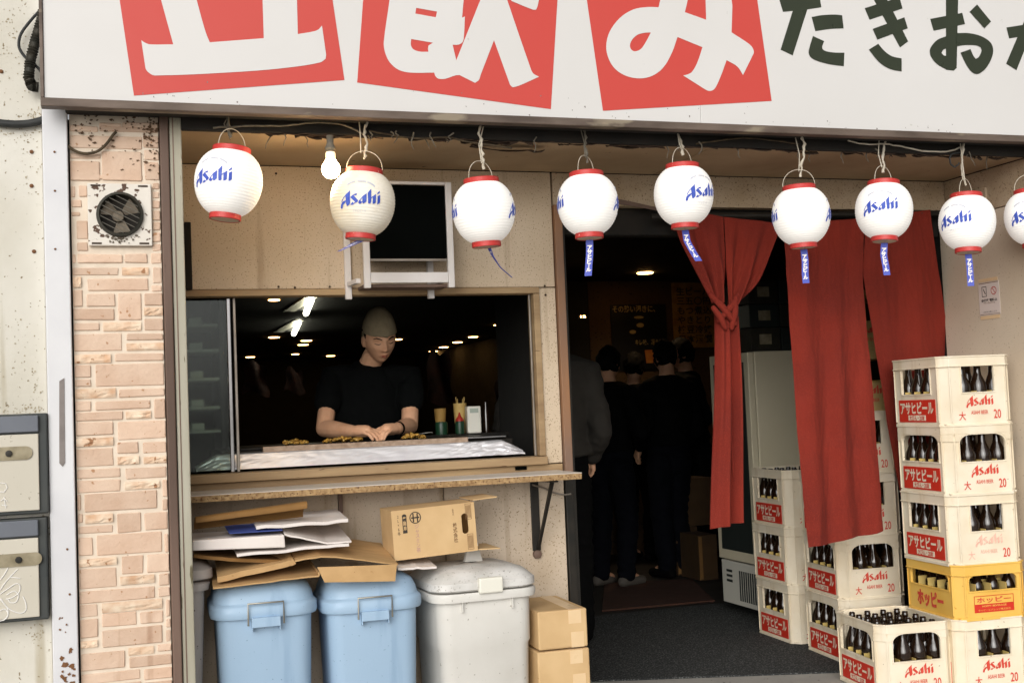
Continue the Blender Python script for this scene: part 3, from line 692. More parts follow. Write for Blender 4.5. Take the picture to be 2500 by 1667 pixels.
# header over the entrance
hd = thing('door_header', 'speckled beige header panel above the entrance', 'wall', (0, 0, 0))
zh = W(1800, 507, 0).z
Box('header_panel', 'wall_header', xd+.004, XR-.003, 0, .06, zh, SOF-.002, hd, .003)
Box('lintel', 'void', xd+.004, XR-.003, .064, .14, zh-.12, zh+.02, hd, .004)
b = MB(); c0, c1 = W(1500, 490, -.012), W(1610, 512, -.012)
b.sheet(lambda u, v: c0.lerp(c1, u)+Vector((0, -.006*math.sin(u*3), (v-.5)*.022*(1-.4*u))), 8, 1, .006); b.build('broken_trim', 'brown_post', hd)
# jamb
jb = thing('door_jamb', 'worn wooden door jamb with an orange stain at the right end of the beige wall', 'door frame', (xd, 0, 0))
Box('jamb_board', 'jamb_wood', 0, .036, -.02, .06, 1.02, zh-.002, jb, .003)
Box('jamb_foot', 'black_steel', 0, .036, -.012, .06, 0, 1.016, jb, .003)
Box('jamb_inner', 'black_steel', .0385, .052, .0, .06, 0, zh-.002, jb, .002)
# right-hand wall of the recess
rw = thing('side_wall', 'beige side wall at the right end of the recess behind the tall crate stack', 'wall', (XR, 0, 0))
Box('wall_body', 'side_wall', 0, .25, PY+.0, .06, 0, 2.14, rw, .003)
Box('upper_panel', 'wall_header', .0, .25, PY+.0, .06, 2.144, SOF-.002, rw, .003)
Box('junction_box', 'wall_header', -.012, -.001, -.3, -.2, 2.17, 2.25, rw, .003)
tag(Box('corner_post', 'vent_dark', XR-.01, XR+.28, PY-.07, PY-.004, 0, SOF-.002, bevel=.005), 'dark steel post at the right edge of the recess', 'post')
# soffit
sf = thing('soffit', 'stained tan plywood soffit under the shop sign', 'ceiling', (0, 0, SOF))
b = MB(); b.box(xl, 2.33, PY+.005, -.002, 0, .02); b.build('soffit_board', 'soffit', sf, .002)
b = MB(); b.box(2.334, XR-.003, PY+.005, -.002, 0, .02); b.build('soffit_board', 'soffit', sf, .002)
Box('edge_strip', 'wire_pale', 2.1, XR-.003, PY-.008, PY+.003, -.006, .012, sf, .002)
b = MB()   # rotten edge: torn ply along the front
for k in range(60):
    x = rnd.uniform(.3, 3.7); l = rnd.uniform(.03, .16); dz = rnd.uniform(.004, .018); yb = PY-.036+rnd.random()*.035
    b.sheet(lambda u, v: Vector((x+l*u, yb+v*.012, -.006-dz*abs(math.sin(u*3.1+k))*(1-v)+rnd.uniform(-.003, 0))), 5, 1, .003, False)
b.build('torn_edge', 'grime', sf)['kind'] = 'stuff'
b = MB(); a0, a1 = W(1150, 362, PY+.1), W(1325, 355, PY+.1)
b.sheet(lambda u, v: Vector((a0.x+(a1.x-a0.x)*u, PY+.08+.04*v, -.004-.022*math.sin(u*math.pi)*(1-.6*v)-.012*(u > .8))), 10, 2, .003); b.build('hanging_flap', 'grime', sf)

# ================================================================== SIGN
sx0 = W(107, 150, FL).x; sx1 = 6.0; sz0 = W(1240, 283, FL).z; sz1 = sz0+.95
sg = thing('shop_sign', 'big white fascia sign with red squares and painted lettering over the shop', 'sign', (0, 0, 0))
Box('sign_panel', 'sign_white', sx0, 2.205, FL, FL+.02, sz0, sz1, sg, .0015)
Box('sign_panel', 'sign_white', 2.2062, sx1, FL, FL+.02, sz0, sz1, sg, .0015)
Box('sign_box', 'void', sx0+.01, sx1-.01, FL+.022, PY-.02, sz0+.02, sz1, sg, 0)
Box('bottom_rail', 'sign_frame', sx0-.012, sx1, FL-.012, FL+.035, sz0-.030, sz0-.001, sg, .003)
Box('side_rail', 'sign_frame', sx0-.012, sx0-.001, FL-.008, FL+.05, sz0, sz1, sg, .002)
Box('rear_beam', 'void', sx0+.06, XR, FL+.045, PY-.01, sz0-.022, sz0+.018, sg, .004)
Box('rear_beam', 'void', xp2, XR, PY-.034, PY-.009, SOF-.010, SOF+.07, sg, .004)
def SP(a, c): return W(a, c, FL-.0012)
RED = [[(327, 234), (841, 196), (766, -310), (250, -280)], [(872, 202), (1345, 267), (1376, -250), (908, -300)], [(1472, 271), (1884, 247), (1806, -300), (1392, -280)]]
for q in RED: flat_polys('red_square', 'sign_red', [q], SP, sg)
G1 = [(345, 99), (354, 105), (366, 109), (423, 109), (393, 0), (366, -90), (455, -96), (480, 0), (501, 76), (512, 104), (644, 94), (641, 0), (642, -104), (728, -110), (725, 0), (727, 84), (763, 78), (777, 73), (786, 63), (796, 133), (795, 144), (782, 153), (709, 165), (600, 175), (378, 185), (362, 177), (355, 166)]
G1b = [[(300, -110), (735, -142), (745, -210), (292, -178)], [(478, -195), (570, -202), (565, -262), (486, -255)]]
G2 = [(951, 0), (937, 103), (940, 128), (951, 152), (973, 171), (1003, 178), (1060, 178), (1064, 188), (1072, 193), (1087, 193), (1122, 184), (1160, 203), (1169, 196), (1174, 182), (1206, 99), (1245, 207), (1252, 214), (1268, 209.5), (1316, 188), (1302, 180), (1295, 166), (1238, 0), (1215, -70), (1200, -70), (1173, 0), (1114, 148), (1105, 110), (1118, 110), (1128, 105), (1132, 95), (1135, 41), (1128, 44), (1132, 0), (1138, -90), (960, -100)]
G2b = [[(1248, 3), (1301, 24.5), (1309, 24.5), (1313, 14), (1330, -70), (1190, -95), (1180, -60), (1255, -45)], [(1170, -200), (1225, -195), (1190, -90), (1140, -95)], [(1040, -220), (1060, -220), (1140, -130), (1110, -105), (1050, -170), (960, -100), (930, -120)]]
H2 = [[(1016, 20), (1067, 29), (1064, 43), (1014, 34)], [(1004, 96), (1057, 105), (1046, 112), (1045, 120), (1046, 127), (1024, 126.5), (1008, 120), (1003, 109)]]
G3 = [(1612, 0), (1608, 18.5), (1581, 18), (1546, 24), (1513, 45), (1488, 79), (1480, 114), (1486, 144), (1502, 169), (1529, 186), (1562, 192), (1592, 186), (1619, 166), (1641, 128), (1654, 91), (1715, 116), (1703, 152), (1690, 175.5), (1680, 182), (1668, 185), (1722, 219), (1733, 222.6), (1744, 218), (1758, 190.5), (1774, 147.5), (1800, 163), (1814, 184), (1840, 131), (1837, 117), (1826, 106), (1786, 80), (1788, 16), (1786, 0), (1780, -60), (1720, -50), (1722.5, 0), (1724, 49), (1672, 30.5), (1679, 0), (1705, -150), (1500, -150), (1500, -90), (1630, -90)]
H3 = [(1589, 80), (1578, 101), (1565, 120), (1551, 126), (1541.5, 122), (1538, 111.5), (1543, 98), (1556, 86), (1573, 81)]
def SP2(a, c): return W(a, c, FL-.0024)
flat_polys('character', 'sign_white', [G1]+G1b, SP2, sg); flat_polys('character', 'sign_white', [G2]+G2b, SP2, sg, holes={0: H2}); flat_polys('character', 'sign_white', [G3], SP2, sg, holes={0: [H3]})
def zz(*a): return [(1800+x/3.36, y/3.36) for x, y in a]
TA = [zz((330, -40), (345, 0), (375, 100), (455, 92), (355, 410), (455, 457), (575, 80), (690, 62), (672, -40), (610, -28), (630, -120), (520, -130), (495, -10)), zz((610, 142), (690, 128), (800, 122), (860, 128), (872, 235), (760, 240), (640, 258)), zz((620, 298), (712, 340), (695, 385), (710, 415), (780, 432), (878, 435), (873, 545), (760, 530), (650, 500), (600, 470), (585, 435), (595, 380))]
KI = [zz((1060, -110), (1150, -160), (1402, 342), (1335, 392)), zz((1045, 70), (1330, -20), (1355, 72), (1085, 165)), zz((1110, 240), (1370, 145), (1398, 235), (1148, 328)), zz((1078, 410), (1155, 362), (1210, 425), (1270, 465), (1347, 482), (1347, 588), (1250, 568), (1160, 510))]
OO = [zz((1712, -80), (1815, -80), (1812, 5), (1800, 560), (1775, 582), (1712, 575)), zz((1582, 158), (1845, 108), (1868, 200), (1610, 255)), zz((1714, 300), (1640, 330), (1590, 385), (1578, 420), (1590, 470), (1640, 530), (1714, 572), (1714, 462), (1690, 455), (1675, 435), (1690, 410), (1714, 400)),
      zz((1798, 275), (1900, 275), (2000, 300), (2075, 350), (2098, 410), (2085, 480), (2040, 560), (1985, 605), (1950, 608), (1910, 580), (1870, 520), (1830, 435), (1912, 405), (1935, 460), (1955, 485), (1980, 470), (2002, 420), (1995, 390), (1960, 375), (1870, 372), (1798, 382)), zz((1905, 100), (1965, 40), (2080, 180), (2025, 235))]
KA = [zz((2208, 228), (2640, 160), (2700, 260), (2690, 420), (2620, 600), (2520, 640), (2470, 560), (2560, 500), (2600, 380), (2590, 262), (2230, 318)), zz((2420, 20), (2510, 30), (2290, 578), (2205, 525)), zz((2680, 60), (2750, 30), (2860, 260), (2780, 310))]
for g in (TA, KI, OO, KA): flat_polys('character', 'sign_green', g, SP, sg)
b = MB()
for k in range(60):
    x = rnd.uniform(120, 2490); y = (242+(x-109)*.0414)-abs(rnd.gauss(0, 26))-4
    c = W(x, y, FL-.0005); r0 = rnd.uniform(.0012, .004); b.plate([(c.x+r0*rnd.uniform(.4, 1.2)*math.cos(i*1.05), c.z+r0*rnd.uniform(.4, 1.6)*math.sin(i*1.05)) for i in range(6)], (), lambda a, c_, d: Vector((a, FL-.0006-.00002*k, c_)), 0)
b.build('dirt_speck', 'slot_grey', sg, recalc=False)['kind'] = 'stuff'

# ================================================================== LANTERNS
LR = .1165
def prof(t):     # t 0 bottom .. 1 top -> radius, height
    a = math.pi*(.12+.735*t)
    z_ = -math.cos(a); r_ = math.sin(a)**.8*(1+.035*z_)
    return LR*r_*1.0, LR*1.04*z_
def lantern_body():
    pr = []; n = 96
    for k in range(n+1):
        r_, z_ = prof(k/n); pr.append((r_+.0006*math.cos(k*2*math.pi/4)*(1 if 0 < k < n else 0), z_))
    b = MB(); b.lathe(pr, 40, cap=False); return b
ZB, ZT = prof(0)[1], prof(1)[1]; RB, RT = prof(0)[0], prof(1)[0]
def surf(a, zc, lift=.0022):     # angle a from -y, height z
    best = min(range(200), key=lambda k: abs(prof(k/199)[1]-zc)); r_ = prof(best/199)[0]+lift
    return Vector((r_*math.sin(a), -r_*math.cos(a), zc))
ME_BODY = lantern_body().mesh('body', 'lantern_lit', recalc=False)
ME_DULL = lantern_body().mesh('body', 'lantern_dull', recalc=False)
b = MB(); b.lathe([(RT+.0035, ZT-.006), (RT+.004, ZT+.0145), (RT+.001, ZT+.017), (RT-.004, ZT+.0145), (RT-.004, ZT-.004)], 36, cap=False); ME_TOP = b.mesh('top_rim', 'lantern_rim')
b = MB(); b.lathe([(RB+.003, ZB+.006), (RB+.004, ZB-.0165), (RB+.001, ZB-.0185), (RB-.003, ZB-.0165), (RB-.003, ZB+.003)], 36, cap=False); ME_BOT = b.mesh('bottom_rim', 'lantern_rim')
b = MB(); b.lathe([(.001, ZB-.0168), (RB-.002, ZB-.0168), (RB-.002, ZB-.0145), (.001, ZB-.0145)], 30); ME_DISC = b.mesh('bottom_disc', 'lantern_disc')
b = MB(); hp = []
for k in range(17):
    a = math.pi*k/16; hp.append(Vector((RT*1.04*math.cos(a), 0, ZT+.006+.076*math.sin(a)**.8)))
b.tube(hp, .0014, 6); ME_WIRE = b.mesh('wire_handle', 'wire_pale')
LK = .0212
ME_LOGO = []
for a0 in (0, math.pi):
    ME_LOGO.append(logo_mesh('word_mark', 'logo_blue', lambda a, c, a0=a0: surf(a0+a*LK/LR*.98, -.002+c*LK+a*.0016), .35))
b_faint = []
for a0 in (0, math.pi):
    me = bpy.data.meshes.new('small_print'); vs, fs = TX['lantern_small']
    V = [surf(a0+a/LR, -.044+c+a*.06) for a, c in vs]; F = list(fs)
    for k in range(26):          # faint arc of tiny print above the word mark
        g = -1.05+2.1*k/25
        if k in (8, 9, 17): continue
        for (da, dz) in ((0, 0),):
            ca, cz = .058*math.sin(g), .004+.028+.030*math.cos(g)
            i0 = len(V); w_, h_ = .0016, .0034
            for (p_, q_) in ((-w_, -h_), (w_, -h_), (w_, h_), (-w_, h_)): V.append(surf(a0+(ca+p_)/LR, cz+q_))
            F.append((i0, i0+1, i0+2, i0+3))
    me.from_pydata(V, [], F); me.materials.append(MATS['logo_faint']); b_faint.append(me)
def streamer(parent, curve):
    """blue paper strip hanging from the lantern along a curve (list of points in lantern space + twist)"""
    top = Vector((0, 0, ZB-.023)); n = len(curve)-1
    def at(t):
        k = min(int(t*n), n-1); f_ = t*n-k
        p = Vector(curve[k][:3]).lerp(Vector(curve[k+1][:3]), f_); tw = curve[k][3]+(curve[k+1][3]-curve[k][3])*f_
        return top+p, Vector((math.cos(tw), -math.sin(tw), 0))
    hw_ = .0135
    b = MB(); b.sheet(lambda u, v: at(v)[0]+at(v)[1]*(u-.5)*2*hw_, 2, 16, .0006); s = b.build('streamer', 'streamer_blue', parent)
    def onstrip(a, c):
        t = min(1, max(0, .5-c/.135)); p, sd_ = at(t); nrm = sd_.cross(Vector((0, 0, 1))).normalized(); nrm = nrm if nrm.y < 0 else -nrm
        return p+sd_*a+nrm*.0016
    put_text('strip', 'streamer_lettering', 'print_white', onstrip, s)
    b = MB(); b.tube([Vector((0, 0, ZB-.0168)), top+Vector(curve[0][:3])], .001, 5); b.build('streamer_thread', 'wire_pale', s)
ST = [(0, 0, 0, .0), (.002, 0, -.05, .1), (-.002, 0, -.1, .05), (-.001, 0, -.138, -.05)]
LAN = [  # px, py, facing (deg, + = to the right), tilt deg, kind, label, streamer
 (558, 447, -30, -7, 0, 'white lantern nearest the brick pier, without a streamer', None),
 (885, 497, -4, -5, 1, 'yellowed unlit lantern hanging right beside the bare bulb', [(0, 0, 0, .2), (-.02, -.005, -.012, .5), (-.05, -.01, -.03, .9), (-.075, -.015, -.045, 1.1)]),
 (1181, 518, 88, 3, 0, 'white lantern right of the steel rack with a streamer turned edge on', [(.01, 0, 0, 1.1), (.02, 0, -.03, 1.35), (.045, 0, -.075, 1.5), (.085, 0, -.115, 1.52)]),
 (1435, 500, 94, 0, 0, 'white lantern at the left side of the entrance with straight blue streamer', [(0, 0, 0, 0), (-.002, 0, -.05, .0), (-.008, 0, -.1, 0), (-.012, 0, -.138, .05)]),
 (1669, 478, 40, 0, 0, 'highest white lantern over the entrance with a slanting blue streamer', [(0, 0, 0, .3), (.006, 0, -.045, .2), (.028, 0, -.09, .1), (.048, 0, -.125, .0)]),
 (1956, 528, 92, 2, 0, 'white lantern between the two red curtains with plain side to the street', ST),
 (2158, 515, -8, -4, 0, 'white lantern in front of the wide red curtain, blue name facing the street', [(0, 0, 0, 0), (-.004, 0, -.05, .1), (.004, 0, -.1, .05), (.008, 0, -.136, 0)]),
 (2361, 544, -27, -3, 0, 'white lantern in front of the beige side wall above the paper notice', [(0, 0, 0, 0), (.004, 0, -.05, .1), (.005, 0, -.1, .05), (.006, 0, -.138, 0)]),
 (2521, 531, -12, 2, 0, 'white lantern cut off by the right edge of the picture', ST)]
LPOS = []
LY = PY-.06
for (px, py, face, tilt, kind, label, stc) in LAN:
    c = W(px, py, LY); vd = math.atan2(c.x-CAM.x, c.y-CAM.y)        # direction the lantern is seen from
    t = thing('paper_lantern', label, 'lantern', c, 0, 'paper lanterns hanging under the sign')
    t.rotation_euler = (R(rnd.uniform(-2, 2)), R(-tilt), 0)
    LPOS.append(c)
    spin = Matrix.Rotation(-vd+R(face), 4, 'Z')
    link('body', ME_DULL if kind else ME_BODY, t); link('top_rim', ME_TOP, t); br_ = link('bottom_rim', ME_BOT, t); link('bottom_disc', ME_DISC, t)
    link('wire_handle', ME_WIRE, t, Matrix.Rotation(rnd.uniform(-.5, .9) if kind == 0 else -vd, 4, 'Z'))
    for k in (0, 1): link('word_mark', ME_LOGO[k], t, spin); link('small_print', b_faint[k], t, spin)['kind'] = 'stuff'
    if stc:
        e = bpy.data.objects.new('x', None)
        streamer(t, [(p[0]*math.cos(vd)+p[1]*math.sin(vd), -p[0]*math.sin(vd)+p[1]*math.cos(vd), p[2], p[3]+vd) for p in stc])
        bpy.data.objects.remove(e)
# hooks and strings up to the sign's rear beam
for i, c in enumerate(LPOS):
    top = c+Vector((0, 0, ZT+.075)); z1 = sz0-.024
    if top.z > z1-.01: top.z = z1-.02
    b = MB(); pts = [top+Vector((rnd.uniform(-.003, .003), 0, 0)), top.lerp(Vector((c.x+rnd.uniform(-.015, .015), LY, z1)), .5)+Vector((rnd.uniform(-.006, .006), rnd.uniform(-.004, .004), 0)), Vector((c.x+rnd.uniform(-.02, .02), LY+.01, z1+.012))]
    b.tube(pts, .0022, 6); hk = b
    # tangled tape and dust round the string
    P = [pts[0]+Vector((.012, .01, -.02))]
    while P[-1].z < z1: P.append(P[-1]+Vector((rnd.uniform(-.007, .007), rnd.uniform(-.004, .004), .011)))
    b.tube(P, [.003+rnd.random()*.004 for _ in P], 6, smooth=False)
    o = hk.build('hanging_cord', 'wire_pale' if i in (1, 2, 4, 5, 6, 7) else 'cobweb')
    tag(o, 'cord and dusty lead holding the %s' % ['lantern nearest the brick pier', 'yellowed unlit lantern', 'lantern right of the steel rack', 'lantern left of the entrance', 'highest lantern', 'plain lantern between the red curtains', 'lantern before the wide red curtain', 'lantern by the side wall', 'lantern at the right edge'][i], 'cord', 'lantern cords')
# bare bulb
c = W(808, 414, LY); rb = .034
t = thing('light_bulb', 'bare lit light bulb hanging between the first two lanterns', 'light bulb', c)
b = MB(); b.lathe([(.001, -rb), (rb*.5, -rb*.87), (rb*.87, -rb*.5), (rb, 0), (rb*.9, rb*.45), (rb*.62, rb*.85), (rb*.48, rb*1.15)], 20); b.build('glass_globe', 'bulb', t)
b = MB(); b.lathe([(.0165, rb*1.05), (.018, rb*1.15), (.018, rb*1.7), (.015, rb*1.85)], 16); b.build('socket', 'bulb_neck', t)
b = MB(); b.lathe([(.014, rb*1.85), (.02, rb*2.2), (.012, rb*2.8), (.013, rb*3.6)], 12, smooth=False); b.build('dusty_lead', 'cobweb', t)
pl = bpy.data.lights.new('bulb_light', 'POINT'); pl.energy = 2.2; pl.color = (1, .72, .42); pl.shadow_soft_size = .02
o = bpy.data.objects.new('bulb_light', pl); col.objects.link(o); o.parent = t; o.location = (0, -.0, -.06)
# festoon cable along the sign
for (pts, lab, mm) in (([(520, 312), (620, 308), (700, 306), (760, 300), (830, 303), (870, 318), (896, 335)], 'dusty cable sagging under the sign by the bare bulb', 'cobweb'),
                  ([(900, 320), (1010, 338), (1090, 335), (1150, 348), (1250, 362)], 'dark cable under the sign above the steel rack', 'cable_dirty'),
                  ([(1700, 352), (1800, 338), (1860, 340), (1950, 352)], 'thin dusty cable between the lanterns over the entrance', 'cable_dirty'),
                  ([(2070, 343), (2110, 352), (2160, 352), (2200, 358), (2250, 368), (2310, 370), (2345, 360)], 'yellowed cable strung between the lanterns at the right', 'wire_pale'),
                  ([(2344, 372), (2322, 378), (2320, 398), (2332, 408), (2342, 398)], 'small black curl of cable left of the side wall lantern', 'cable')):
    ptube('cable', mm, pts, .0035, LY+.02, lab, 'cable', jit=.0015)
b = MB()
for k in range(34):
    x = rnd.uniform(.35, 3.8); z_ = SOF+.005; l = rnd.uniform(.015, .07)
    P = [Vector((x, LY+rnd.uniform(0, .08), z_))]
    for q in range(4): P.append(P[-1]+Vector((rnd.uniform(-.012, .012), rnd.uniform(-.004, .004), -l/4)))
    b.tube(P, [.0035, .003, .0025, .0018, .001], 5, smooth=False)
tag(b.build('cobwebs', 'cobweb'), 'dusty cobwebs hanging below the sign edge', 'cobweb')['kind'] = 'stuff'

# ================================================================== COUNTER
cz = 1.042; cy0 = -.30; cx1 = W(1420, 1160, cy0).x
ct = thing('serving_counter', 'white laminate serving counter with a raw chipboard edge under the window', 'counter', (xp2, cy0, 0))
b = MB(); b.box(0.003, cx1-xp2, 0.004, .298, cz-.0255, cz-.003); b.build('board', 'chipboard', ct, .0015)
b = MB(); b.box(0.002, cx1-xp2+.002, 0.0, .298, cz-.0028, cz); b.build('laminate_top', 'laminate', ct, .0008)
b = MB(); b.box(0.001, cx1-xp2+.0, -.002, .003, cz-.026, cz-.0032); b.build('raw_edge', 'chipboard', ct, .001)
c = W(1310, 1250, -.02)
x_ = c.x-xp2
b = MB(); b.box(x_-.02, x_+.016, .286, .297, cz-.335, cz-.027); b.box(x_-.02, x_+.016, .04, .285, cz-.036, cz-.0265); bo = b.build('bracket', 'black_steel', ct, .002)
b = MB(); b.hexa([Vector((x_-.006, .272, cz-.33)), Vector((x_+.006, .272, cz-.33)), Vector((x_+.006, .285, cz-.33)), Vector((x_-.006, .285, cz-.33)), Vector((x_-.006, .06, cz-.038)), Vector((x_+.006, .06, cz-.038)), Vector((x_+.006, .085, cz-.038)), Vector((x_-.006, .085, cz-.038))]); b.build('bracket_strut', 'black_steel', bo, .001)
b = MB(); b.lathe([(.001, 0), (.02, 0), (.018, .012), (.001, .016)], 14, M=Matrix.Translation((x_, .296, cz-.35)) @ Matrix.Rotation(R(90), 4, 'X')); b.build('bracket_bolt', 'brown_post', bo)
b = MB(); p_ = W(830, 1230, -.01); b.box(p_.x-xp2-.008, p_.x-xp2+.008, .27, .296, cz-.12, cz-.027); b.build('cleat', 'brown_post', ct, .002)
ptube('latch_rod', 'steel', [(1300, 1183), (1330, 1192), (1352, 1202), (1375, 1207), (1394, 1205)], .004, -.04, 'thin metal latch rod on the wall under the right end of the counter', 'latch')
tag(Box('outlet', 'black_panel', W(1258, 1143, -.004).x, W(1286, 1143, -.004).x, -.006, -.001, W(1270, 1147, 0).z, W(1270, 1138, 0).z, bevel=.001), 'small black slot in the tan board under the window', 'slot')

# ================================================================== STEEL RACK with black panel on the wall
ra, rbx = W(880, 640, -.16), W(1105, 640, -.16)
x0, x1 = W(887, 600, -.17).x, W(1104, 600, -.17).x; z0, z1 = W(1000, 690, -.17).z, W(1000, 443, -.17).z
rk = thing('steel_rack', 'white steel wall rack holding a black panel above the window', 'rack', (x0, -.17, z0))
w_, h_ = x1-x0, z1-z0
for (xx, yy) in ((0, 0), (w_-.02, 0), (-.05, .145), (w_-.07, .145)):
    Box('upright', 'rack_white', xx, xx+.026, yy, yy+.022, -.02 if yy == 0 else -.05, h_, rk, .002)
Box('top_bar', 'rack_white', .021, w_-.021, 0, .014, h_-.012, h_, rk, .002)
Box('lower_bar', 'rack_white', .027, w_-.021, .0, .016, .0, .042, rk, .002)
Box('middle_bar', 'steel', .021, w_-.021, .004, .014, .088, .098, rk, .001)
for xx in (-.03, w_-.045):
    b = MB(); b.hexa([Vector((xx, .02, .002)), Vector((xx+.018, .02, .002)), Vector((xx+.004, .145, .002)), Vector((xx-.014, .145, .002)), Vector((xx, .02, .02)), Vector((xx+.018, .02, .02)), Vector((xx+.004, .145, .02)), Vector((xx-.014, .145, .02))]); b.build('side_bar', 'rack_white', rk, .001)
Box('shelf', 'brown_post', .0, w_-.02, .021, .144, -.016, -.004, rk, .001)
bx = tag(Box('black_screen', 'black_panel', x0+.022, x1-.022, -.166, -.05, z0+.1, z1-.014, bevel=.003), 'black switched off screen standing in the white steel rack', 'screen')

# ================================================================== RED CURTAINS
NY = -.04
rod = MB(); r0, r1 = Vector((2.30, NY+.02, zh-.05)), Vector((XR-.01, NY+.02, zh-.015)); rod.tube([r0, r1], .012, 10)
tag(rod.build('curtain_rod', 'black_steel'), 'dark curtain rod under the entrance header', 'rod')
def drape(name, TL, TR, BL, BR, par, folds, amp, seed, belly=0., nu=84, nv=90, ml=(), mr=()):
    """hanging cloth between four photo points"""
    def edge(a, mid, b_):
        E = [W(*p_[:2], p_[2] if len(p_) > 2 else NY) for p_ in [a]+list(mid)+[b_]]; tot = [0]
        for k in range(len(E)-1): tot.append(tot[-1]+(E[k+1]-E[k]).length)
        def at(v):
            s_ = v*tot[-1]
            for k in range(len(E)-1):
                if s_ <= tot[k+1]+1e-9: return E[k].lerp(E[k+1], (s_-tot[k])/(tot[k+1]-tot[k]))
            return E[-1]
        return at
    eL_, eR_ = edge(TL, ml, BL), edge(TR, mr, BR)
    def fn(u, v):
        p_ = eL_(v).lerp(eR_(v), u)
        a = amp*(.25+.75*v)
        y_ = a*math.sin(u*folds*2*math.pi+seed+v*1.3)+a*.5*math.sin(u*folds*4.7+seed*2+v*2.1)+belly*math.sin(v*math.pi)*math.sin(u*math.pi)
        y_ += .009*noise.noise(Vector((u*4+seed, v*5, seed)))+.007*abs(noise.noise(Vector((u*9+v*4, v*7, seed+3))))+.0045*abs(noise.noise(Vector((u*20-v*9, v*16, seed+8))))
        return p_+Vector((.004*math.sin(v*6+u*9+seed), y_, .004*math.sin(u*12+seed)*v))
    b = MB(); b.sheet(fn, nu, nv, .0016); o = b.build(name, 'noren', par)
    b = MB(); b.sheet(lambda u, v: fn(u, .968+.0325*v)+Vector((0, -.0022, 0)), nu, 2, .0012); b.build('hem', 'noren', o)
    return o
cr = thing('red_curtain', 'wide red entrance curtain hanging straight with a slit down the middle', 'curtain', W(2090, 530, NY))
cr.location = (0, 0, 0)
drape('curtain_panel', (1912, 548), (2112, 532), (1974, 1338, NY-.1), (2156, 1296, NY-.09), cr, 2.7, .015, 1.0, -.01, mr=((2108, 672), (2118, 820, NY-.03), (2132, 998, NY-.05)))
drape('curtain_panel', (2113.5, 532), (2272, 512), (2214, 1300, .15), (2390, 1290, .14), cr, 2.1, .013, 2.3, mr=((2310, 780, .05), (2340, 960, .1)), ml=((2109.5, 672), (2136, 820, .03), (2161, 998, .09), (2200, 1237, .14)))
# tied curtain
tc_ = thing('tied_curtain', 'red entrance curtain tied into a knot half way down', 'curtain', (0, 0, 0))
K = W(1768, 742, NY)
def gather(name, edges, seed, folds):
    """cloth drawn together: left and right edge as lists of photo points from top to knot"""
    Ls, Rs = ([W(x, y, NY-d) for x, y, d in e] for e in edges)
    def along(P, v):
        n = len(P)-1; k = min(int(v*n), n-1); t = v*n-k; a, b_, c, d = P[max(k-1, 0)], P[k], P[k+1], P[min(k+2, n)]
        return .5*((2*b_)+(c-a)*t+(2*a-5*b_+4*c-d)*t*t+(3*b_-a-3*c+d)*t**3)
    def fn(u, v):
        p_ = along(Ls, v).lerp(along(Rs, v), u); vv = v*v*(3-2*v)
        e = math.sin(u*math.pi)**.5
        y_ = -(.004+.028*vv)*(math.sin(u*math.pi*folds+seed)+.5*math.sin(u*math.pi*folds*2.3+seed*3+v))*e+.004*noise.noise(Vector((u*5, v*4, seed)))
        return p_+Vector((0, y_, 0))
    b = MB(); b.sheet(fn, 44, 34, .0016); return b.build(name, 'noren', tc_)
gather('curtain_half', ([(1634, 506, 0), (1660, 585, 0), (1700, 665, .01), (1738, 738, .03)], [(1766, 530, 0), (1769, 595, 0), (1771, 655, .012), (1764, 742, .035)]), .3, 3.2)
gather('curtain_half', ([(1767.5, 530, 0), (1770.5, 595, 0), (1773.5, 655, .012), (1780, 748, .035)], [(1908, 546, 0), (1885, 610, 0), (1850, 690, .015), (1798, 742, .03)]), 1.2, 3.6)
b = MB()
for k in range(5):        # the knot: overlapping cloth rolls
    a0, a1 = [(W(1736, 722, NY-.035), W(1784, 776, NY-.05)), (W(1808, 716, NY-.035), W(1756, 782, NY-.05)), (W(1742, 752, NY-.05), W(1770, 800, NY-.05)), (W(1750, 738, NY-.05), W(1794, 790, NY-.045)), (W(1796, 728, NY-.05), W(1786, 800, NY-.045))][k]
    b.limb([a0, a0.lerp(a1, .5)+Vector((0, -.012, 0)), a1], [.012, .016, .012], 10)
b.build('knot', 'noren', tc_)
def tail(tl, tr, bl, br, seed, amp):
    A, B, C_, D_ = W(*tl, NY-.03), W(*tr, NY-.03), W(*bl, NY-.05), W(*br, NY-.05)
    def fn(u, v):
        p_ = A.lerp(B, u).lerp(C_.lerp(D_, u), v)
        return p_+Vector((.008*math.sin(v*4+seed), amp*(.5+.6*v)*math.sin(u*3.2*math.pi+seed)+.5*amp*math.sin(u*17+v*2), 0))
    b = MB(); b.sheet(fn, 30, 30, .0016); return b.build('curtain_tail', 'noren', tc_)
tail((1744, 768), (1796, 772), (1742, 1292), (1814, 1274), .4, .022)
t2 = tail((1775, 765), (1806, 800), (1796, 1178), (1814, 1170), 2., .012); t2.location.y = .035

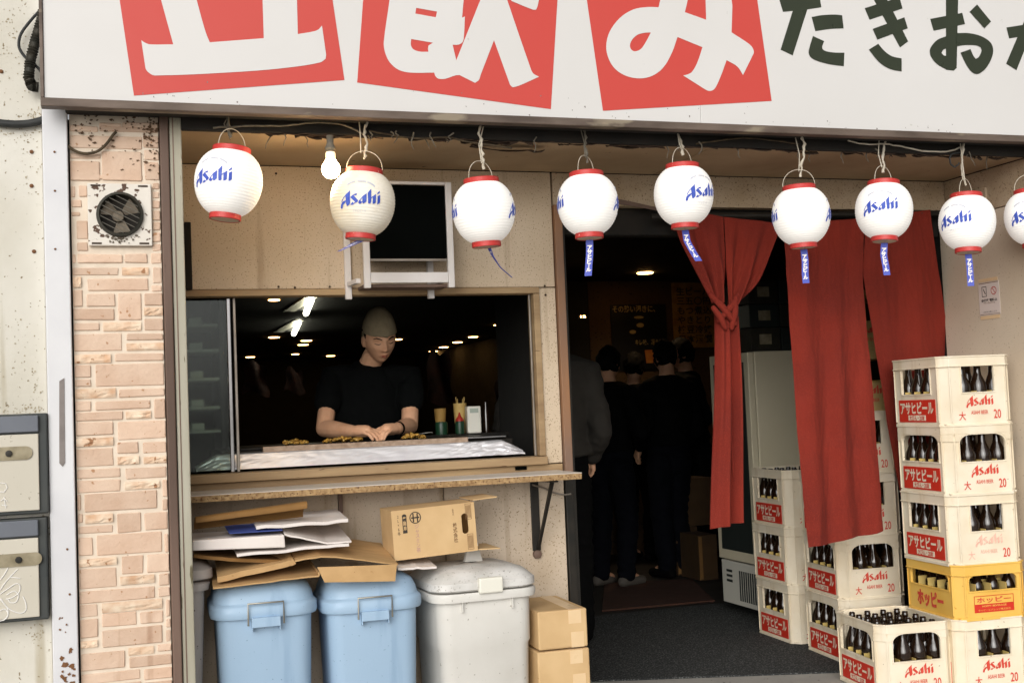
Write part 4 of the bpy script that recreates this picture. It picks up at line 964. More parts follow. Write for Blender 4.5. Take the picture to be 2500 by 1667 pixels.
# ================================================================== CRATES AND BOTTLES
CW, CL, CH, PITCH_ = .365, .446, .312, .305
def arch(hw_, z0, z1, rise=.03, n=6):
    """opening with rounded shoulders"""
    o = [(-hw_, z0), (hw_, z0), (hw_, z1-rise)]
    for k in range(1, n): a = math.pi/2*k/n; o.append((hw_-rise*1.6*(1-math.cos(a)), z1-rise+rise*math.sin(a)))
    o += [(hw_-rise*1.6, z1), (-hw_+rise*1.6, z1)]
    for k in range(n-1, 0, -1): a = math.pi/2*k/n; o.append((-hw_+rise*1.6*(1-math.cos(a)), z1-rise+rise*math.sin(a)))
    o.append((-hw_, z1-rise)); return o
def rect(hw_, z0, z1): return [(-hw_, z0), (hw_, z0), (hw_, z1), (-hw_, z1)]
def ring_band(b, hx, hy, ch, z0, z1, th):
    """octagonal band following the crate's chamfered outline"""
    def loop(d, z_): a, c, k = hx+d, hy+d, ch+d*.41; return [Vector(p_) for p_ in ((-a+k, -c, z_), (a-k, -c, z_), (a, -c+k, z_), (a, c-k, z_), (a-k, c, z_), (-a+k, c, z_), (-a, c-k, z_), (-a, -c+k, z_))]
    b.rings([loop(0, z0), loop(th, z0), loop(th, z1), loop(0, z1)], False, False, closed=True)
def crate_body(kind, H=CH):
    b = MB(); hx, hy, ch, t = CW/2-.008, CL/2-.008, .038, .009
    zo0, zo1 = (.150, .268)
    if kind == 'hoppy': zo0, zo1 = .128, .196
    for (hw_, off, axis) in ((hx-ch, hy, 'y'), (hy-ch, hx, 'x')):
        if kind == 'square': op = rect(.08 if axis == 'y' else .118, zo0, zo1)
        elif kind == 'arch': op = arch(.112 if axis == 'y' else .15, zo0, .268, .036)
        else: op = arch(.118 if axis == 'y' else .15, zo0, zo1, .024)
        for s_ in (-1, 1):
            if axis == 'y': fn = lambda a, c, d, s_=s_: Vector((a, s_*(off-d), c))
            else: fn = lambda a, c, d, s_=s_: Vector((s_*(off-d), a, c))
            b.plate(rect(hw_, .006, H-.004), [op], fn, t)
            # raised frame round the opening
            o2 = [(x*1.0+math.copysign(.006, x), z_+(-.006 if z_ < (zo0+zo1)/2 else .006)) for x, z_ in op]
            b.plate(o2, [op], (lambda a, c, d, fn=fn: fn(a, c, -d)), .004)
            b.box(*((-hw_*.99, hw_*.99, s_*off-.001, s_*off+.001, .01, .012) if axis == 'y' else (s_*off-.001, s_*off+.001, -hw_*.99, hw_*.99, .01, .012)))
    for sx in (-1, 1):
        for sy in (-1, 1):      # chamfered corner columns with ribs
            p0_, p1_ = Vector((sx*(hx-ch), sy*hy, 0)), Vector((sx*hx, sy*(hy-ch), 0)); nrm_ = Vector((sx, sy, 0)).normalized()
            q = [p0_, p1_, p1_-nrm_*t*1.2, p0_-nrm_*t*1.2]
            b.hexa([v+Vector((0, 0, .004)) for v in q]+[v+Vector((0, 0, H-.004)) for v in q])
            for f_ in (.0, 1.):
                c = p0_.lerp(p1_, f_); d_ = (p1_-p0_).normalized()*.004
                q = [c-d_, c+d_, c+d_+nrm_*.004, c-d_+nrm_*.004]
                b.hexa([v+Vector((0, 0, .02)) for v in q]+[v+Vector((0, 0, H-.05)) for v in q])
    if kind == 'arch':
        z0_ = H-.072
        for (hw_, off, axis, hwo) in ((hx-ch, hy, 'y', .112), (hy-ch, hx, 'x', .15)):
            for s_ in (-1, 1):
                for e_ in (-1, 1):
                    arc = [(e_*(hwo+.004-.058*(1-math.cos(a))), z0_+.034*math.sin(a)) for a in [math.pi/2*k/6 for k in range(7)]]
                    pl_ = [(e_*hw_, z0_)]+arc+[(e_*(hwo-.054), H-.0395), (e_*hw_, H-.0395)]
                    if axis == 'y': fn = lambda a, c, d, s_=s_: Vector((a, s_*(off+d), c))
                    else: fn = lambda a, c, d, s_=s_: Vector((s_*(off+d), a, c))
                    b.plate(pl_, [], fn, .006)
        for sx in (-1, 1):
            for sy in (-1, 1):
                p0_, p1_ = Vector((sx*(hx-ch), sy*hy, 0)), Vector((sx*hx, sy*(hy-ch), 0)); nrm_ = Vector((sx, sy, 0)).normalized()
                q = [p0_, p1_, p1_+nrm_*.006, p0_+nrm_*.006]; b.hexa([v+Vector((0, 0, z0_)) for v in q]+[v+Vector((0, 0, H-.0395)) for v in q])
        ring_band(b, hx-.002, hy-.002, ch, H-.0392, H-.006, .007); ring_band(b, hx-.003, hy-.003, ch, H-.007, H, .0115); ring_band(b, hx-.004, hy-.004, ch, 0, .013, .0095)
        b.box(-hx+.01, hx-.01, -hy+.01, hy-.01, .008, .014); return b
    ring_band(b, hx-.002, hy-.002, ch, H-.044, H-.006, .007); ring_band(b, hx-.003, hy-.003, ch, H-.007, H, .0115); ring_band(b, hx-.002, hy-.002, ch, H-.048, H-.043, .0105)
    ring_band(b, hx-.004, hy-.004, ch, 0, .013, .0095)
    b.box(-hx+.01, hx-.01, -hy+.01, hy-.01, .008, .014)
    return b
ME_CR = {k: crate_body(k, H).mesh('crate_shell', m_, .0012, 1) for k, m_, H in (('square', 'crate_cream', CH), ('arch', 'crate_cream', CH), ('hoppy', 'crate_yellow', .243))}
ME_TAN = crate_body('square').mesh('crate_shell', 'crate_tan', .0012, 1)
b = MB()
for k in range(1, 5): y_ = -CL/2+.03+(CL-.06)*k/5; b.box(-CW/2+.022, CW/2-.022, y_-.0012, y_+.0012, .016, .16)
for k in range(1, 4): x_ = -CW/2+.03+(CW-.06)*k/4; b.box(x_-.0011, x_+.0011, -CL/2+.022, CL/2-.022, .0165, .155)
ME_DIV = b.mesh('divider_grid', 'divider')
fx = -(CW/2-.008)-.0012; fy = -(CL/2-.008)-.0012
b = MB(); b.box(fx-.0012, fx+.0016, -.152, .152, .022, .124); ME_LAB = b.mesh('red_label', 'crate_red', .001, 1)
def shared_text(key, m_, fn):
    vs, fs = TX[key]; me = bpy.data.meshes.new(key); me.from_pydata([fn(a, c) for a, c in vs], [], fs); me.materials.append(MATS[m_]); me.update(); return me
left = lambda dy, z_, lift=.0018: (lambda a, c: Vector((fx-lift, -(a+dy), z_+c)))
front = lambda dx, z_, lift=.0008: (lambda a, c: Vector((a+dx, fy-lift, z_+c)))
ME_KATA = shared_text('katakana', 'crate_cream', left(0, .087))
b = MB(); b.box(fx-.0022, fx-.0014, -.072, .072, .030, .054); ME_PLAQ = b.mesh('white_plaque', 'crate_cream')
ME_LARGE = shared_text('large', 'crate_red', left(0, .042, .0028))
ME_CLOGO = logo_mesh('word_mark', 'crate_ink', lambda a, c: Vector((a*.0192+.004, fy-.0008, .108+c*.0185)))
ME_DAI = shared_text('dai', 'crate_ink', front(-.086, .046)); ME_BEER = shared_text('asahibeer', 'crate_ink', front(.0, .06)); ME_20 = shared_text('twenty', 'crate_ink', front(.088, .05))
ME_HOP = shared_text('hoppy', 'crate_ink', left(0, .07)); ME_HOPS = shared_text('hoppy_s', 'crate_ink', front(.0, .087))
b = MB(); b.plate(rect(.098, .034, .106), [rect(.0955, .0365, .1035)], lambda a, c, d: Vector((a, fy-.0004-d, c)), .0004); b.plate(rect(.097, .036, .07), [], lambda a, c, d: Vector((a, fy-.0005-d, c)), .0004); ME_HBOX = b.mesh('red_frame', 'crate_red')
ME_HL1 = shared_text('hoppy_line', 'crate_yellow', front(0, .061, .0012)); ME_HL2 = shared_text('hoppy_line2', 'crate_yellow', front(0, .044, .0012))
# bottle: brown glass, 29 cm
bp_ = [(.001, 0), (.034, 0), (.0372, .004), (.0372, .155), (.036, .168), (.028, .19), (.0185, .212), (.0158, .225), (.0142, .262), (.0138, .268), (.0152, .270), (.0152, .276), (.0136, .278), (.0136, .286), (.011, .288), (.010, .28), (.001, .278)]
b = MB(); b.lathe(bp_, 14); ME_BOTTLE = b.mesh('beer_bottle', 'bottle')
FADED = {}
mat('crate_ink_faded', (228, 176, 156), .6, c2=(232, 200, 180), scale=60, amt=.9)
def fade(me): c = me.copy(); c.materials.clear(); c.materials.append(MATS['crate_ink_faded']); return c
def stack_at(corner_px, yaw, n_levels):
    c = WZ(*corner_px); t_ = yaw
    ex = Vector((math.cos(t_), -math.sin(t_), 0)); ey = Vector((math.sin(t_), math.cos(t_), 0))
    return c+ex*(CW/2-.02)+ey*(CL/2-.02), -t_
def crate(loc, rz, kind, label, group='bottle crates', which='perimeter', cat='crate', faded=False, bottles=True, blabel='', tan=False, slots=None):
    t = thing('bottle_crate', label, cat, loc, rz, group)
    link('crate_shell', ME_TAN if tan else ME_CR[kind], t)
    if kind == 'hoppy':
        link('side_lettering', ME_HOP, t); link('red_frame', ME_HBOX, t); link('front_lettering', ME_HOPS, t); link('small_print', ME_HL1, t); link('small_print', ME_HL2, t)
    else:
        lb = link('red_label', ME_LAB, t); link('label_lettering', ME_KATA, lb); link('white_plaque', ME_PLAQ, lb); link('plaque_lettering', ME_LARGE, lb)
        fd = (lambda me: FADED.setdefault(me.name, fade(me))) if faded else (lambda me: me)
        link('word_mark', fd(ME_CLOGO), t); link('size_mark', fd(ME_DAI), t); link('small_print', fd(ME_BEER), t); link('count_mark', ME_20, t)
    link('divider_grid', ME_DIV, t)
    if not bottles: return t
    M_ = Matrix.Translation(loc) @ Matrix.Rotation(rz, 4, 'Z'); zs = .76 if kind == 'hoppy' else 1.
    for i in range(4):
        for j in range(5):
            if which == 'perimeter' and not (i == 0 or j == 0 or (j == 1 and i < 3) or (i == 1 and j < 3)): continue
            if which == 'left' and i > 0: continue
            if which == 'front' and j > 0: continue
            p_ = M_ @ Vector((-CW/2+.03+(CW-.06)*(i+.5)/4+rnd.uniform(-.002, .002), -CL/2+.03+(CL-.06)*(j+.5)/5+rnd.uniform(-.002, .002), .015))
            o = link('beer_bottle', ME_BOTTLE); o.location = p_; o.rotation_euler = (R(rnd.uniform(-1, 1)), R(rnd.uniform(-1, 1)), rnd.random()*6)
            if zs != 1: o.scale = (.82, .82, zs)
            elif which == 'all': o.scale.z = 1.02
            tag(o, 'brown bottle in %s, %s row, %s' % (blabel, ('front', 'second', 'third', 'fourth', 'back')[j], ('leftmost', 'second from left', 'third from left', 'rightmost')[i]), 'bottle', 'bottles in '+blabel)
    return t
c, rz = stack_at((2349, 1690), R(6.0), 5); z_ = 0
crate(c, rz, 'square', 'lowest cream beer crate of the tall stack by the side wall', blabel='lowest crate of tall stack', which='front'); z_ += PITCH_
crate(c+Vector((.006, -.004, z_)), rz+R(.8), 'hoppy', 'yellow crate with red brush lettering in the tall stack', blabel='yellow crate'); z_ += .236
for k, (kd, lab, bl) in enumerate((('square', 'cream beer crate with faded print resting directly on the yellow crate', 'crate above the yellow one'), ('arch', 'cream crate with arched handle holes, second from the top of the tall stack', 'arched crate near top of tall stack'), ('square', 'topmost cream beer crate of the tall stack in front of the side wall', 'topmost crate of tall stack'))):
    crate(c+Vector((rnd.uniform(-.002, .004), rnd.uniform(-.004, .004), z_)), rz+R(rnd.uniform(-.7, .7)), kd, lab, blabel=bl, faded=(k == 0)); z_ += PITCH_
c2_, rz2 = stack_at((2157, 1703), R(7.7), 1)
crate(c2_, rz2, 'arch', 'open cream beer crate standing alone in front, bottle tops showing', which='all', blabel='open front crate')
c3, rz3 = stack_at((2069, 1620), R(6.0), 4)
labs = ['bottom cream crate of the stack behind the wide red curtain', 'cream crate just below the hem of the wide red curtain', 'cream crate half hidden behind the lower end of the wide red curtain', 'highest cream crate behind the wide red curtain, seen through its slit']
for k in range(4): crate(c3+Vector((rnd.uniform(-.004, .004), rnd.uniform(-.004, .004), k*PITCH_)), rz3+R(rnd.uniform(-.8, .8)), 'arch' if k < 2 else 'square', labs[k], blabel='%s crate behind wide curtain' % ('bottom', 'second', 'third', 'top')[k], which='perimeter' if k < 2 else 'front')
c4, rz4 = stack_at((1942, 1573), R(3.0), 3)
labs = ['bottom crate of the three stacked beside the glass door cooler', 'middle crate of the three stacked beside the glass door cooler', 'top crate of the three stacked beside the cooler, bottle caps showing']
for k in range(3): crate(c4+Vector((rnd.uniform(-.004, .004), rnd.uniform(-.004, .004), k*PITCH_)), rz4+R(rnd.uniform(-.8, .8)), 'square', labs[k], blabel='%s crate beside cooler' % ('bottom', 'middle', 'top')[k], which='left' if k < 2 else 'all')
# crates of another make behind, seen through the slit
c5 = c3+Vector((.06, .02, 0))
for k in (4, 5): crate(c5+Vector((0, 0, k*PITCH_)), rz3, 'square', ('lower', 'upper')[k-4]+' of two tan crates on the stack behind the wide red curtain', group='tan crates on the rear stack', bottles=False, tan=True)

# ================================================================== BINS
def rrect(hx, hy, r_, z_, n=5):
    out = []
    for (cx, cy, a0) in ((hx-r_, hy-r_, 0), (-hx+r_, hy-r_, 90), (-hx+r_, -hy+r_, 180), (hx-r_, -hy+r_, 270)):
        for k in range(n+1): a = R(a0+90*k/n); out.append(Vector((cx+r_*math.cos(a), cy+r_*math.sin(a), z_)))
    return out
def bin_blue(loc, rz, label, W_, H_):
    t = thing('waste_bin', label, 'bin', loc, rz, 'bins under the counter'); hx, hy = W_/2-.012, W_/2+.0
    b = MB(); b.rings([rrect(hx*.8, hy*.8, .05, 0), rrect(hx*.82, hy*.82, .05, .01), rrect(hx*.915, hy*.93, .055, H_-.02), rrect(hx*.94, hy*.95, .06, H_)], True); b.build('bin_body', 'bin_blue', t)
    b = MB(); k0 = H_-.022
    prof_ = [(1.0, 0), (1.02, .012), (1.015, .04), (.985, .047), (.955, .052), (.95, .058), (.93, .075), (.86, .102), (.70, .119), (.45, .126), (.12, .128)]
    b.rings([rrect(hx*s_*1.02, hy*s_*1.02, .085*min(1, s_+.05) if s_ > .3 else .03, k0+z_) for s_, z_ in prof_], True); b.build('lid', 'bin_blue', t)
    hl = MB(); y_ = -hy*1.045; zt_ = k0+.055; z0_ = k0-.022; w_ = .062
    hl.tube([Vector((-w_, y_-.006, z0_)), Vector((-w_, y_-.01, zt_)), Vector((w_, y_-.01, zt_)), Vector((w_, y_-.006, z0_))], .0035, 8); hl.build('handle', 'wire_steel', t)
    b = MB(); b.box(-.05, .05, y_-.012, y_+.03, k0-.03, k0+.004); b.box(-.05, -.046, y_-.01, y_+.03, k0-.045, k0-.03); b.box(.046, .05, y_-.01, y_+.03, k0-.045, k0-.03); b.build('catch', 'bin_blue', t, .002)
    return t
zl = W(640, 1500, -.52).z
x0, x1 = W(507, 1500, -.5).x, W(769, 1490, -.5).x
bin_blue(((x0+x1)/2+.020, -.30, 0), R(-2), 'left blue plastic bin with hinged wire handle, next to the pale post', .392, W(640, 1500, -.49).z+.012)
x0, x1 = W(771, 1480, -.5).x, W(1025, 1470, -.5).x
bin_blue(((x0+x1)/2+.030, -.30, 0), R(-2), 'right blue plastic bin with hinged wire handle, beside the white bin', .388, W(900, 1486, -.49).z+.012)
# white bin
x0, x1 = W(1009, 1410, -.52).x, W(1301, 1430, -.52).x; xm = (x0+x1)/2
zw = W(1150, 1458, -.53).z; t = thing('waste_bin', 'large off white plastic bin with a dirty domed lid and white clip', 'bin', (xm+.052, -.29, 0), R(2), 'bins under the counter'); hx, hy = .203, .205
b = MB(); b.rings([rrect(hx*.82, hy*.82, .05, 0), rrect(hx*.83, hy*.83, .05, .01), rrect(hx*.885, hy*.885, .05, zw-.2), rrect(hx*.915, hy*.915, .055, zw-.19), rrect(hx*.93, hy*.93, .055, zw-.02), rrect(hx*1.03, hy*1.03, .07, zw-.02), rrect(hx*1.05, hy*1.05, .075, zw+.002), rrect(hx*1.03, hy*1.03, .07, zw+.012)], True); b.build('bin_body', 'bin_grey', t)
for sx in (-.1, .1):
    b = MB(); b.box(sx-.002, sx+.002, -hy*1.0, -hy*.9, zw-.06, zw-.019); b.build('rib', 'bin_grey', t, .001)
b = MB()
for s_, z_ in (): pass
b.rings([rrect(hx*s_, hy*s_, max(.03, .08*s_), zw+z_) for s_, z_ in ((1.02, .018), (1.05, .024), (1.045, .05), (1.0, .057), (.95, .068), (.86, .083), (.68, .094), (.4, .1), (.1, .101))], True); b.build('lid', 'bin_lid_grey', t)
b = MB(); b.box(-.05+.01, .045+.01, -hy*1.07-.012, -hy*1.0, zw+.008, zw+.066); b.build('clip', 'white_plastic', t, .006)
b = MB(); b.rings([[Vector((x_*k+.02, y_*k+.02, z_)) for x_, y_ in ((-.03, -.012), (.03, -.012), (.03, .012), (-.03, .012))] for k, z_ in ((1.3, zw+.095), (1., zw+.13), (.7, zw+.175))]); b.build('lid_knob', 'bin_grey', t, .004)
# old bin hidden behind the post
t = thing('waste_bin', 'greyish old bin mostly hidden behind the pale post', 'bin', (.135, -.26, 0), 0, 'bins under the counter'); zo = W(500, 1440, -.42).z
b = MB(); b.rings([rrect(.135, .14, .05, 0), rrect(.165, .17, .05, zo), rrect(.18, .185, .06, zo), rrect(.185, .19, .06, zo+.025), rrect(.18, .185, .06, zo+.03)], True); b.build('bin_body', 'bin_old', t)
b = MB(); b.rings([rrect(.19, .195, .06, zo+.04), rrect(.195, .2, .06, zo+.045), rrect(.193, .198, .06, zo+.075), rrect(.16, .165, .05, zo+.1), rrect(.04, .04, .02, zo+.105)], True); b.build('lid', 'bin_old', t)

# ================================================================== CARDBOARD
def sheet_card(name, m_, pts, t_, label, cat='cardboard', crease=None, wob=.004, group='flattened cardboard on the bins', seed=0):
    """bent cardboard sheet: pts = front edge photo points (x, y), depth into the recess, rise"""
    front_, Y0, Y1, rise = pts
    P = [W(x, y, Y0) for x, y in front_]; n = len(P)-1
    def fn(u, v):
        k = min(int(u*n), n-1); f_ = u*n-k; p_ = P[k].lerp(P[k+1], f_)
        return Vector((p_.x+.02*v, Y0+(Y1-Y0)*v, p_.z+rise*v+wob*noise.noise(Vector((u*5+seed, v*4, seed)))))
    b = MB(); b.sheet(fn, max(8, n*6), 6, t_, False); o = b.build(name, m_); return tag(o, label, cat, group)
sheet_card('cardboard_sheet', 'card', ([(520, 1434), (640, 1420), (700, 1412), (778, 1404), (776, 1398)], -.53, -.12, .02), .005, 'lowest brown cardboard sheet lying on the left blue bin', seed=1)
sheet_card('cardboard_sheet', 'card', ([(530, 1408), (600, 1392), (700, 1370), (716, 1364)], -.50, -.14, .03), .02, 'folded brown cardboard bulging over the left blue bin', seed=2)
sheet_card('cardboard_sheet', 'card', ([(720, 1368), (782, 1356), (860, 1362), (972, 1376)], -.51, -.12, .04), .005, 'bent brown cardboard roofed over the right blue bin', seed=3)
b = MB(); q = [W(774, 1384, -.525), W(968, 1377, -.525), W(964, 1418, -.535), W(792, 1421, -.535)]
b.sheet(lambda u, v: q[0].lerp(q[1], u).lerp(q[3].lerp(q[2], u), v)+Vector((0, -.004*math.sin(u*3), 0)), 8, 4, .005, False); tag(b.build('cardboard_flap', 'card'), 'brown cardboard flap hanging over the front of the right blue bin', 'cardboard')
sheet_card('cardboard_sheet', 'card_white', ([(578, 1352), (700, 1340), (790, 1330), (852, 1326)], -.50, -.1, .0), .01, 'pale cardboard sheet just under the white magazine bundle', seed=4)
b = MB(); q = [W(470, 1319, -.5), W(694, 1305, -.5), W(697, 1336, -.5), W(470, 1344, -.5)]
b.hexa([q[3], q[2], q[2]+Vector((.01, .3, 0)), q[3]+Vector((.01, .3, 0)), q[0], q[1], q[1]+Vector((.01, .3, 0)), q[0]+Vector((.01, .3, 0))])
tag(b.build('flat_carton', 'card_white', bevel=.004), 'thick white flattened carton at the left end of the pile', 'carton')
b = MB(); a0, a1 = W(560, 1304, -.48), W(690, 1296, -.48); b.sheet(lambda u, v: a0.lerp(a1, u)+Vector((0, .2*v, .004+.012*v)), 6, 3, .002); tag(b.build('leaflet', 'ink_blue'), 'blue and red printed leaflet on the thick white carton', 'leaflet')
sheet_card('cardboard_sheet', 'card_white', ([(696, 1302), (740, 1312), (800, 1324), (858, 1320)], -.49, -.1, .03), .006, 'grey white sheet slanting down to the right in the middle of the pile', seed=5)
sheet_card('cardboard_sheet', 'card_white', ([(625, 1284), (700, 1278), (790, 1272), (850, 1266)], -.47, -.12, .012), .012, 'white sheet lying on top of the pile under the rolled cardboard', seed=6)
b = MB(); q = [W(478, 1284, -.45), W(750, 1250, -.45)]
def roll(u, v):
    p_ = q[0].lerp(q[1], u); a = -1.2+v*3.4; r_ = .04
    return p_+Vector((0, .05+r_*1.5*math.sin(a-.6), r_*math.cos(a)*(.8+.2*u)))
b.sheet(roll, 10, 12, .005); tag(b.build('rolled_cardboard', 'card_dark'), 'curled brown cardboard lying along the top of the pile', 'cardboard')
sheet_card('cardboard_sheet', 'card_white', ([(972, 1386), (1066, 1382)], -.46, -.2, .01), .008, 'white sheet end between the right blue bin and the white bin', seed=7)
sheet_card('cardboard_sheet', 'card_dark', ([(474, 1352), (560, 1362), (690, 1366), (730, 1360)], -.46, -.1, .005), .012, 'dark brown sheet in the shadow of the pile', seed=8)
# printed drinks carton, open at its right end
Yb = -.40; q = [W(964, 1369, Yb), W(1167, 1345, Yb), W(1156, 1228, Yb), W(953, 1248, Yb)]
ux = (q[1]-q[0]); uz = (q[3]-q[0]); wd, ht = ux.length, uz.length; ux.normalize(); uz.normalize()
dp = .20; M_ = Matrix.Identity(4); uy = uz.cross(ux); uy = uy if uy.y > 0 else -uy
for i, v in enumerate((ux, uy, uz)): M_.col[i][:3] = v
bxo = thing('drinks_carton', 'open printed drinks carton with hand hole, tilted on top of the bins', 'carton', q[0]); bxo.matrix_world = Matrix.Translation(q[0]) @ M_
hole = [(wd*.87-.013*math.cos(a)*1.0, ht*.58+(.026 if math.sin(a) > 0 else -.026)+.013*math.sin(a)) for a in [2*math.pi*k/16+.2 for k in range(16)]]
b = MB(); b.plate([(0, 0), (wd, 0), (wd, ht), (0, ht)], [hole], lambda a, c, d: Vector((a, d, c)), .004)
b.box(0, wd, dp-.004, dp, 0, ht); b.box(0, wd, .0042, dp-.0042, 0, .004); b.box(0, wd, .0042, dp-.0042, ht-.004, ht); b.box(0, .004, .0042, dp-.0042, .0042, ht-.0042); b.build('carton_body', 'card_box', bxo)
b = MB(); b.box(wd+.001, wd+.1, .004, dp, ht-.001, ht+.003, Matrix.Translation((0, 0, 0)) @ Matrix.Rotation(R(-1), 4, 'Y')); b.build('top_flap', 'card_box', bxo)
b = MB(); b.hexa([Vector((wd+.001, .01, 0)), Vector((wd+.09, .0, -.005)), Vector((wd+.09, dp, -.005)), Vector((wd+.001, dp, 0)), Vector((wd+.001, .01, .004)), Vector((wd+.09, .0, -.001)), Vector((wd+.09, dp, -.001)), Vector((wd+.001, dp, .004))]); b.build('bottom_flap', 'card_box', bxo)
b = MB(); b.hexa([Vector((wd+.001, dp-.004, .01)), Vector((wd+.05, dp+.03, .012)), Vector((wd+.05, dp+.034, .012)), Vector((wd+.001, dp, .01)), Vector((wd+.001, dp-.004, ht-.01)), Vector((wd+.05, dp+.03, ht-.012)), Vector((wd+.05, dp+.034, ht-.012)), Vector((wd+.001, dp, ht-.01))]); b.build('side_flap', 'card_dark', bxo)
pf = lambda dx, dz: (lambda a, c: Vector((wd*dx+a, -.0008, ht*dz+c)))
kf = ht/.2
put_text('maker', 'lettering', 'ink_brown', lambda a, c: Vector((wd*.745+a*.9, -.0008, ht*.42+c)), bxo)
put_text('maker_s', 'lettering', 'ink_brown', lambda a, c: Vector((wd*.735+a*.7, -.0008, ht*.84+c*.8)), bxo)
put_text('jasmine', 'lettering', 'ink_purple', lambda a, c: Vector((wd*.29+a*1.1, -.0008, ht*.40+c*1.05)), bxo)
put_text('sixpack', 'lettering', 'ink_black', lambda a, c: Vector((wd*.075+a*.8, -.0008, ht*.7+c)), bxo)
b = MB(); b.plate(arch(.0085, -.036, .036, .006), [], lambda a, c, d: Vector((wd*.15+a, -.0007, ht*.72+c)), 0); b.build('dark_badge', 'ink_black', bxo)
put_text('badge', 'lettering', 'card_box', lambda a, c: Vector((wd*.15+a*.8, -.0013, ht*.72+c*1.05)), bxo)
n = 24; cir = lambda r_: [(r_*math.cos(2*math.pi*k/n), r_*math.sin(2*math.pi*k/n)) for k in range(n)]
b = MB(); b.plate(cir(.0225), [cir(.019)], lambda a, c, d: Vector((wd*.28+a, -.0007, ht*.82+c)), 0)
for q_ in (rect(.016, -.0025, .0025),): b.plate(q_, [], lambda a, c, d: Vector((wd*.28+a, -.0009, ht*.82+c)), 0); b.plate([(c_, a_) for a_, c_ in q_][::-1], [], lambda a, c, d: Vector((wd*.28+a-.008, -.0011, ht*.82+c)), 0); b.plate([(c_, a_) for a_, c_ in q_][::-1], [], lambda a, c, d: Vector((wd*.28+a+.008, -.0013, ht*.82+c)), 0)
b.build('round_mark', 'ink_black', bxo)
b = MB()
for (x_, z_) in ((.92, .82), (.92, .2)): b.plate(rect(.012, -.03, .03), [rect(.0105, -.0285, .0285)], lambda a, c, d: Vector((wd*x_+a, -.0007, ht*z_+c)), 0); [b.plate(rect(.0012, -.024, .024), [], lambda a, c, d, k=k: Vector((wd*x_+a+(k-1.5)*.0048, -.0009, ht*z_+c)), 0) for k in range(4)]
b.build('care_mark', 'ink_brown', bxo)['kind'] = 'stuff'
# two taped cartons
def carton(px0, px1, ytop, ybot, Y0, label, rz=0.):
    a, b_, c_ = W(px0, ytop, Y0), W(px1, ytop, Y0), W((px0+px1)/2, ybot, Y0); w_ = b_.x-a.x; h_ = (a.z+b_.z)/2-c_.z; d_ = .36
    t = thing('taped_carton', label, 'carton', (a.x, Y0, c_.z), rz, 'taped cartons'); b = MB(); b.box(0, w_, 0, d_, .001, h_); b.build('carton_body', 'card_box', t, .006, 2)
    Box('tape_strip', 'tape', w_*.62, w_*.62+.052, -.0006, d_, h_-.0004, h_+.0005, t, 0)
    Box('tape_end', 'tape', w_*.62, w_*.62+.052, -.0012, .0002, h_-.055, h_-.004, t, 0); Box('tape_end', 'tape', w_*.66, w_*.66+.052, -.0012, .0002, .002, .06, t, 0); return t
carton(1312, 1431, 1488, 1583, -.47, 'upper taped brown carton standing on another beside the white bin', R(-1.5))
carton(1312, 1438, 1586, 1686, -.47, 'lower taped brown carton under another beside the white bin', R(-1))
zc = W(1320, 1686, -.47).z
b = MB(); xa, xb_ = W(1313, 1600, -.465).x, W(1437, 1600, -.465).x; b.box(0, xb_-xa, 0, .36, .0, zc-.002)
o = b.build('taped_carton', 'card_box', bevel=.006); o.location = (xa, -.465, 0); tag(o, 'bottom brown carton on the floor carrying the two taped cartons', 'carton')

# ================================================================== KITCHEN BEHIND THE WINDOW
gz = 1.19
gr = thing('griddle', 'long black griddle behind the serving window with a pale front rail', 'griddle', (.42, .16, 0))
Box('griddle_stand', 'iron', .02, 1.24, .05, .62, 0, gz-.09, gr, .004)
Box('griddle_body', 'iron', 0, 1.26, .03, .64, gz-.088, gz-.006, gr, .006)
Box('hot_plate', 'iron', .02, 1.24, .05, .62, gz-.005, gz+.004, gr, .002)
a0, a1 = W(640, 1088, .18), W(1140, 1062, .18)
b = MB(); b.box(a0.x-.42, a1.x-.42, .0, .028, gz-.045, gz+.008); b.build('front_rail', 'griddle_rail', gr, .003)
b = MB(); b.box(a1.x-.42+.004, 1.22, .01, .03, gz+.0, gz+.006); b.build('rail_end', 'chrome', gr, .001)
# foil wrapped ledge
f0, f1 = W(478, 1118, .1), W(1277, 1082, .1); fw = f1.x-f0.x
def foil(u, v):
    x_ = f0.x+fw*u; e = min(1, u*12+.25, (1-u)*12+.25)
    # leaning front face, folded over the top edge
    if v < .75: t_ = v/.75; yy, zz_ = .075+.035*t_, 1.116+.058*t_*e
    else: t_ = (v-.75)/.25; yy, zz_ = .11+.05*t_, 1.116+.058*e+.004*math.sin(t_*3)
    k = 1.2*max(0, u-.68)/.32+.5*max(0, .16-u)/.16+.14
    c1 = noise.noise(Vector((u*10+v*1.5, v*2.2, 3))); c2 = noise.noise(Vector((u*26-v*3, v*4, 9)))
    d_ = .010*k*abs(c1)+.007*k*abs(c2)-.003
    return Vector((x_, yy-d_*min(1, e+.3), zz_+.5*d_))
b = MB(); b.sheet(foil, 170, 16, .001, False); tag(b.build('foil_wrapped_ledge', 'foil'), 'crumpled aluminium foil wrapped along the front of the griddle', 'foil')
tag(Box('ledge_bar', 'iron', f0.x+.01, f1.x-.01, .115, .15, 1.112, 1.14, bevel=.003), 'dark steel bar under the foil in the window', 'bar')
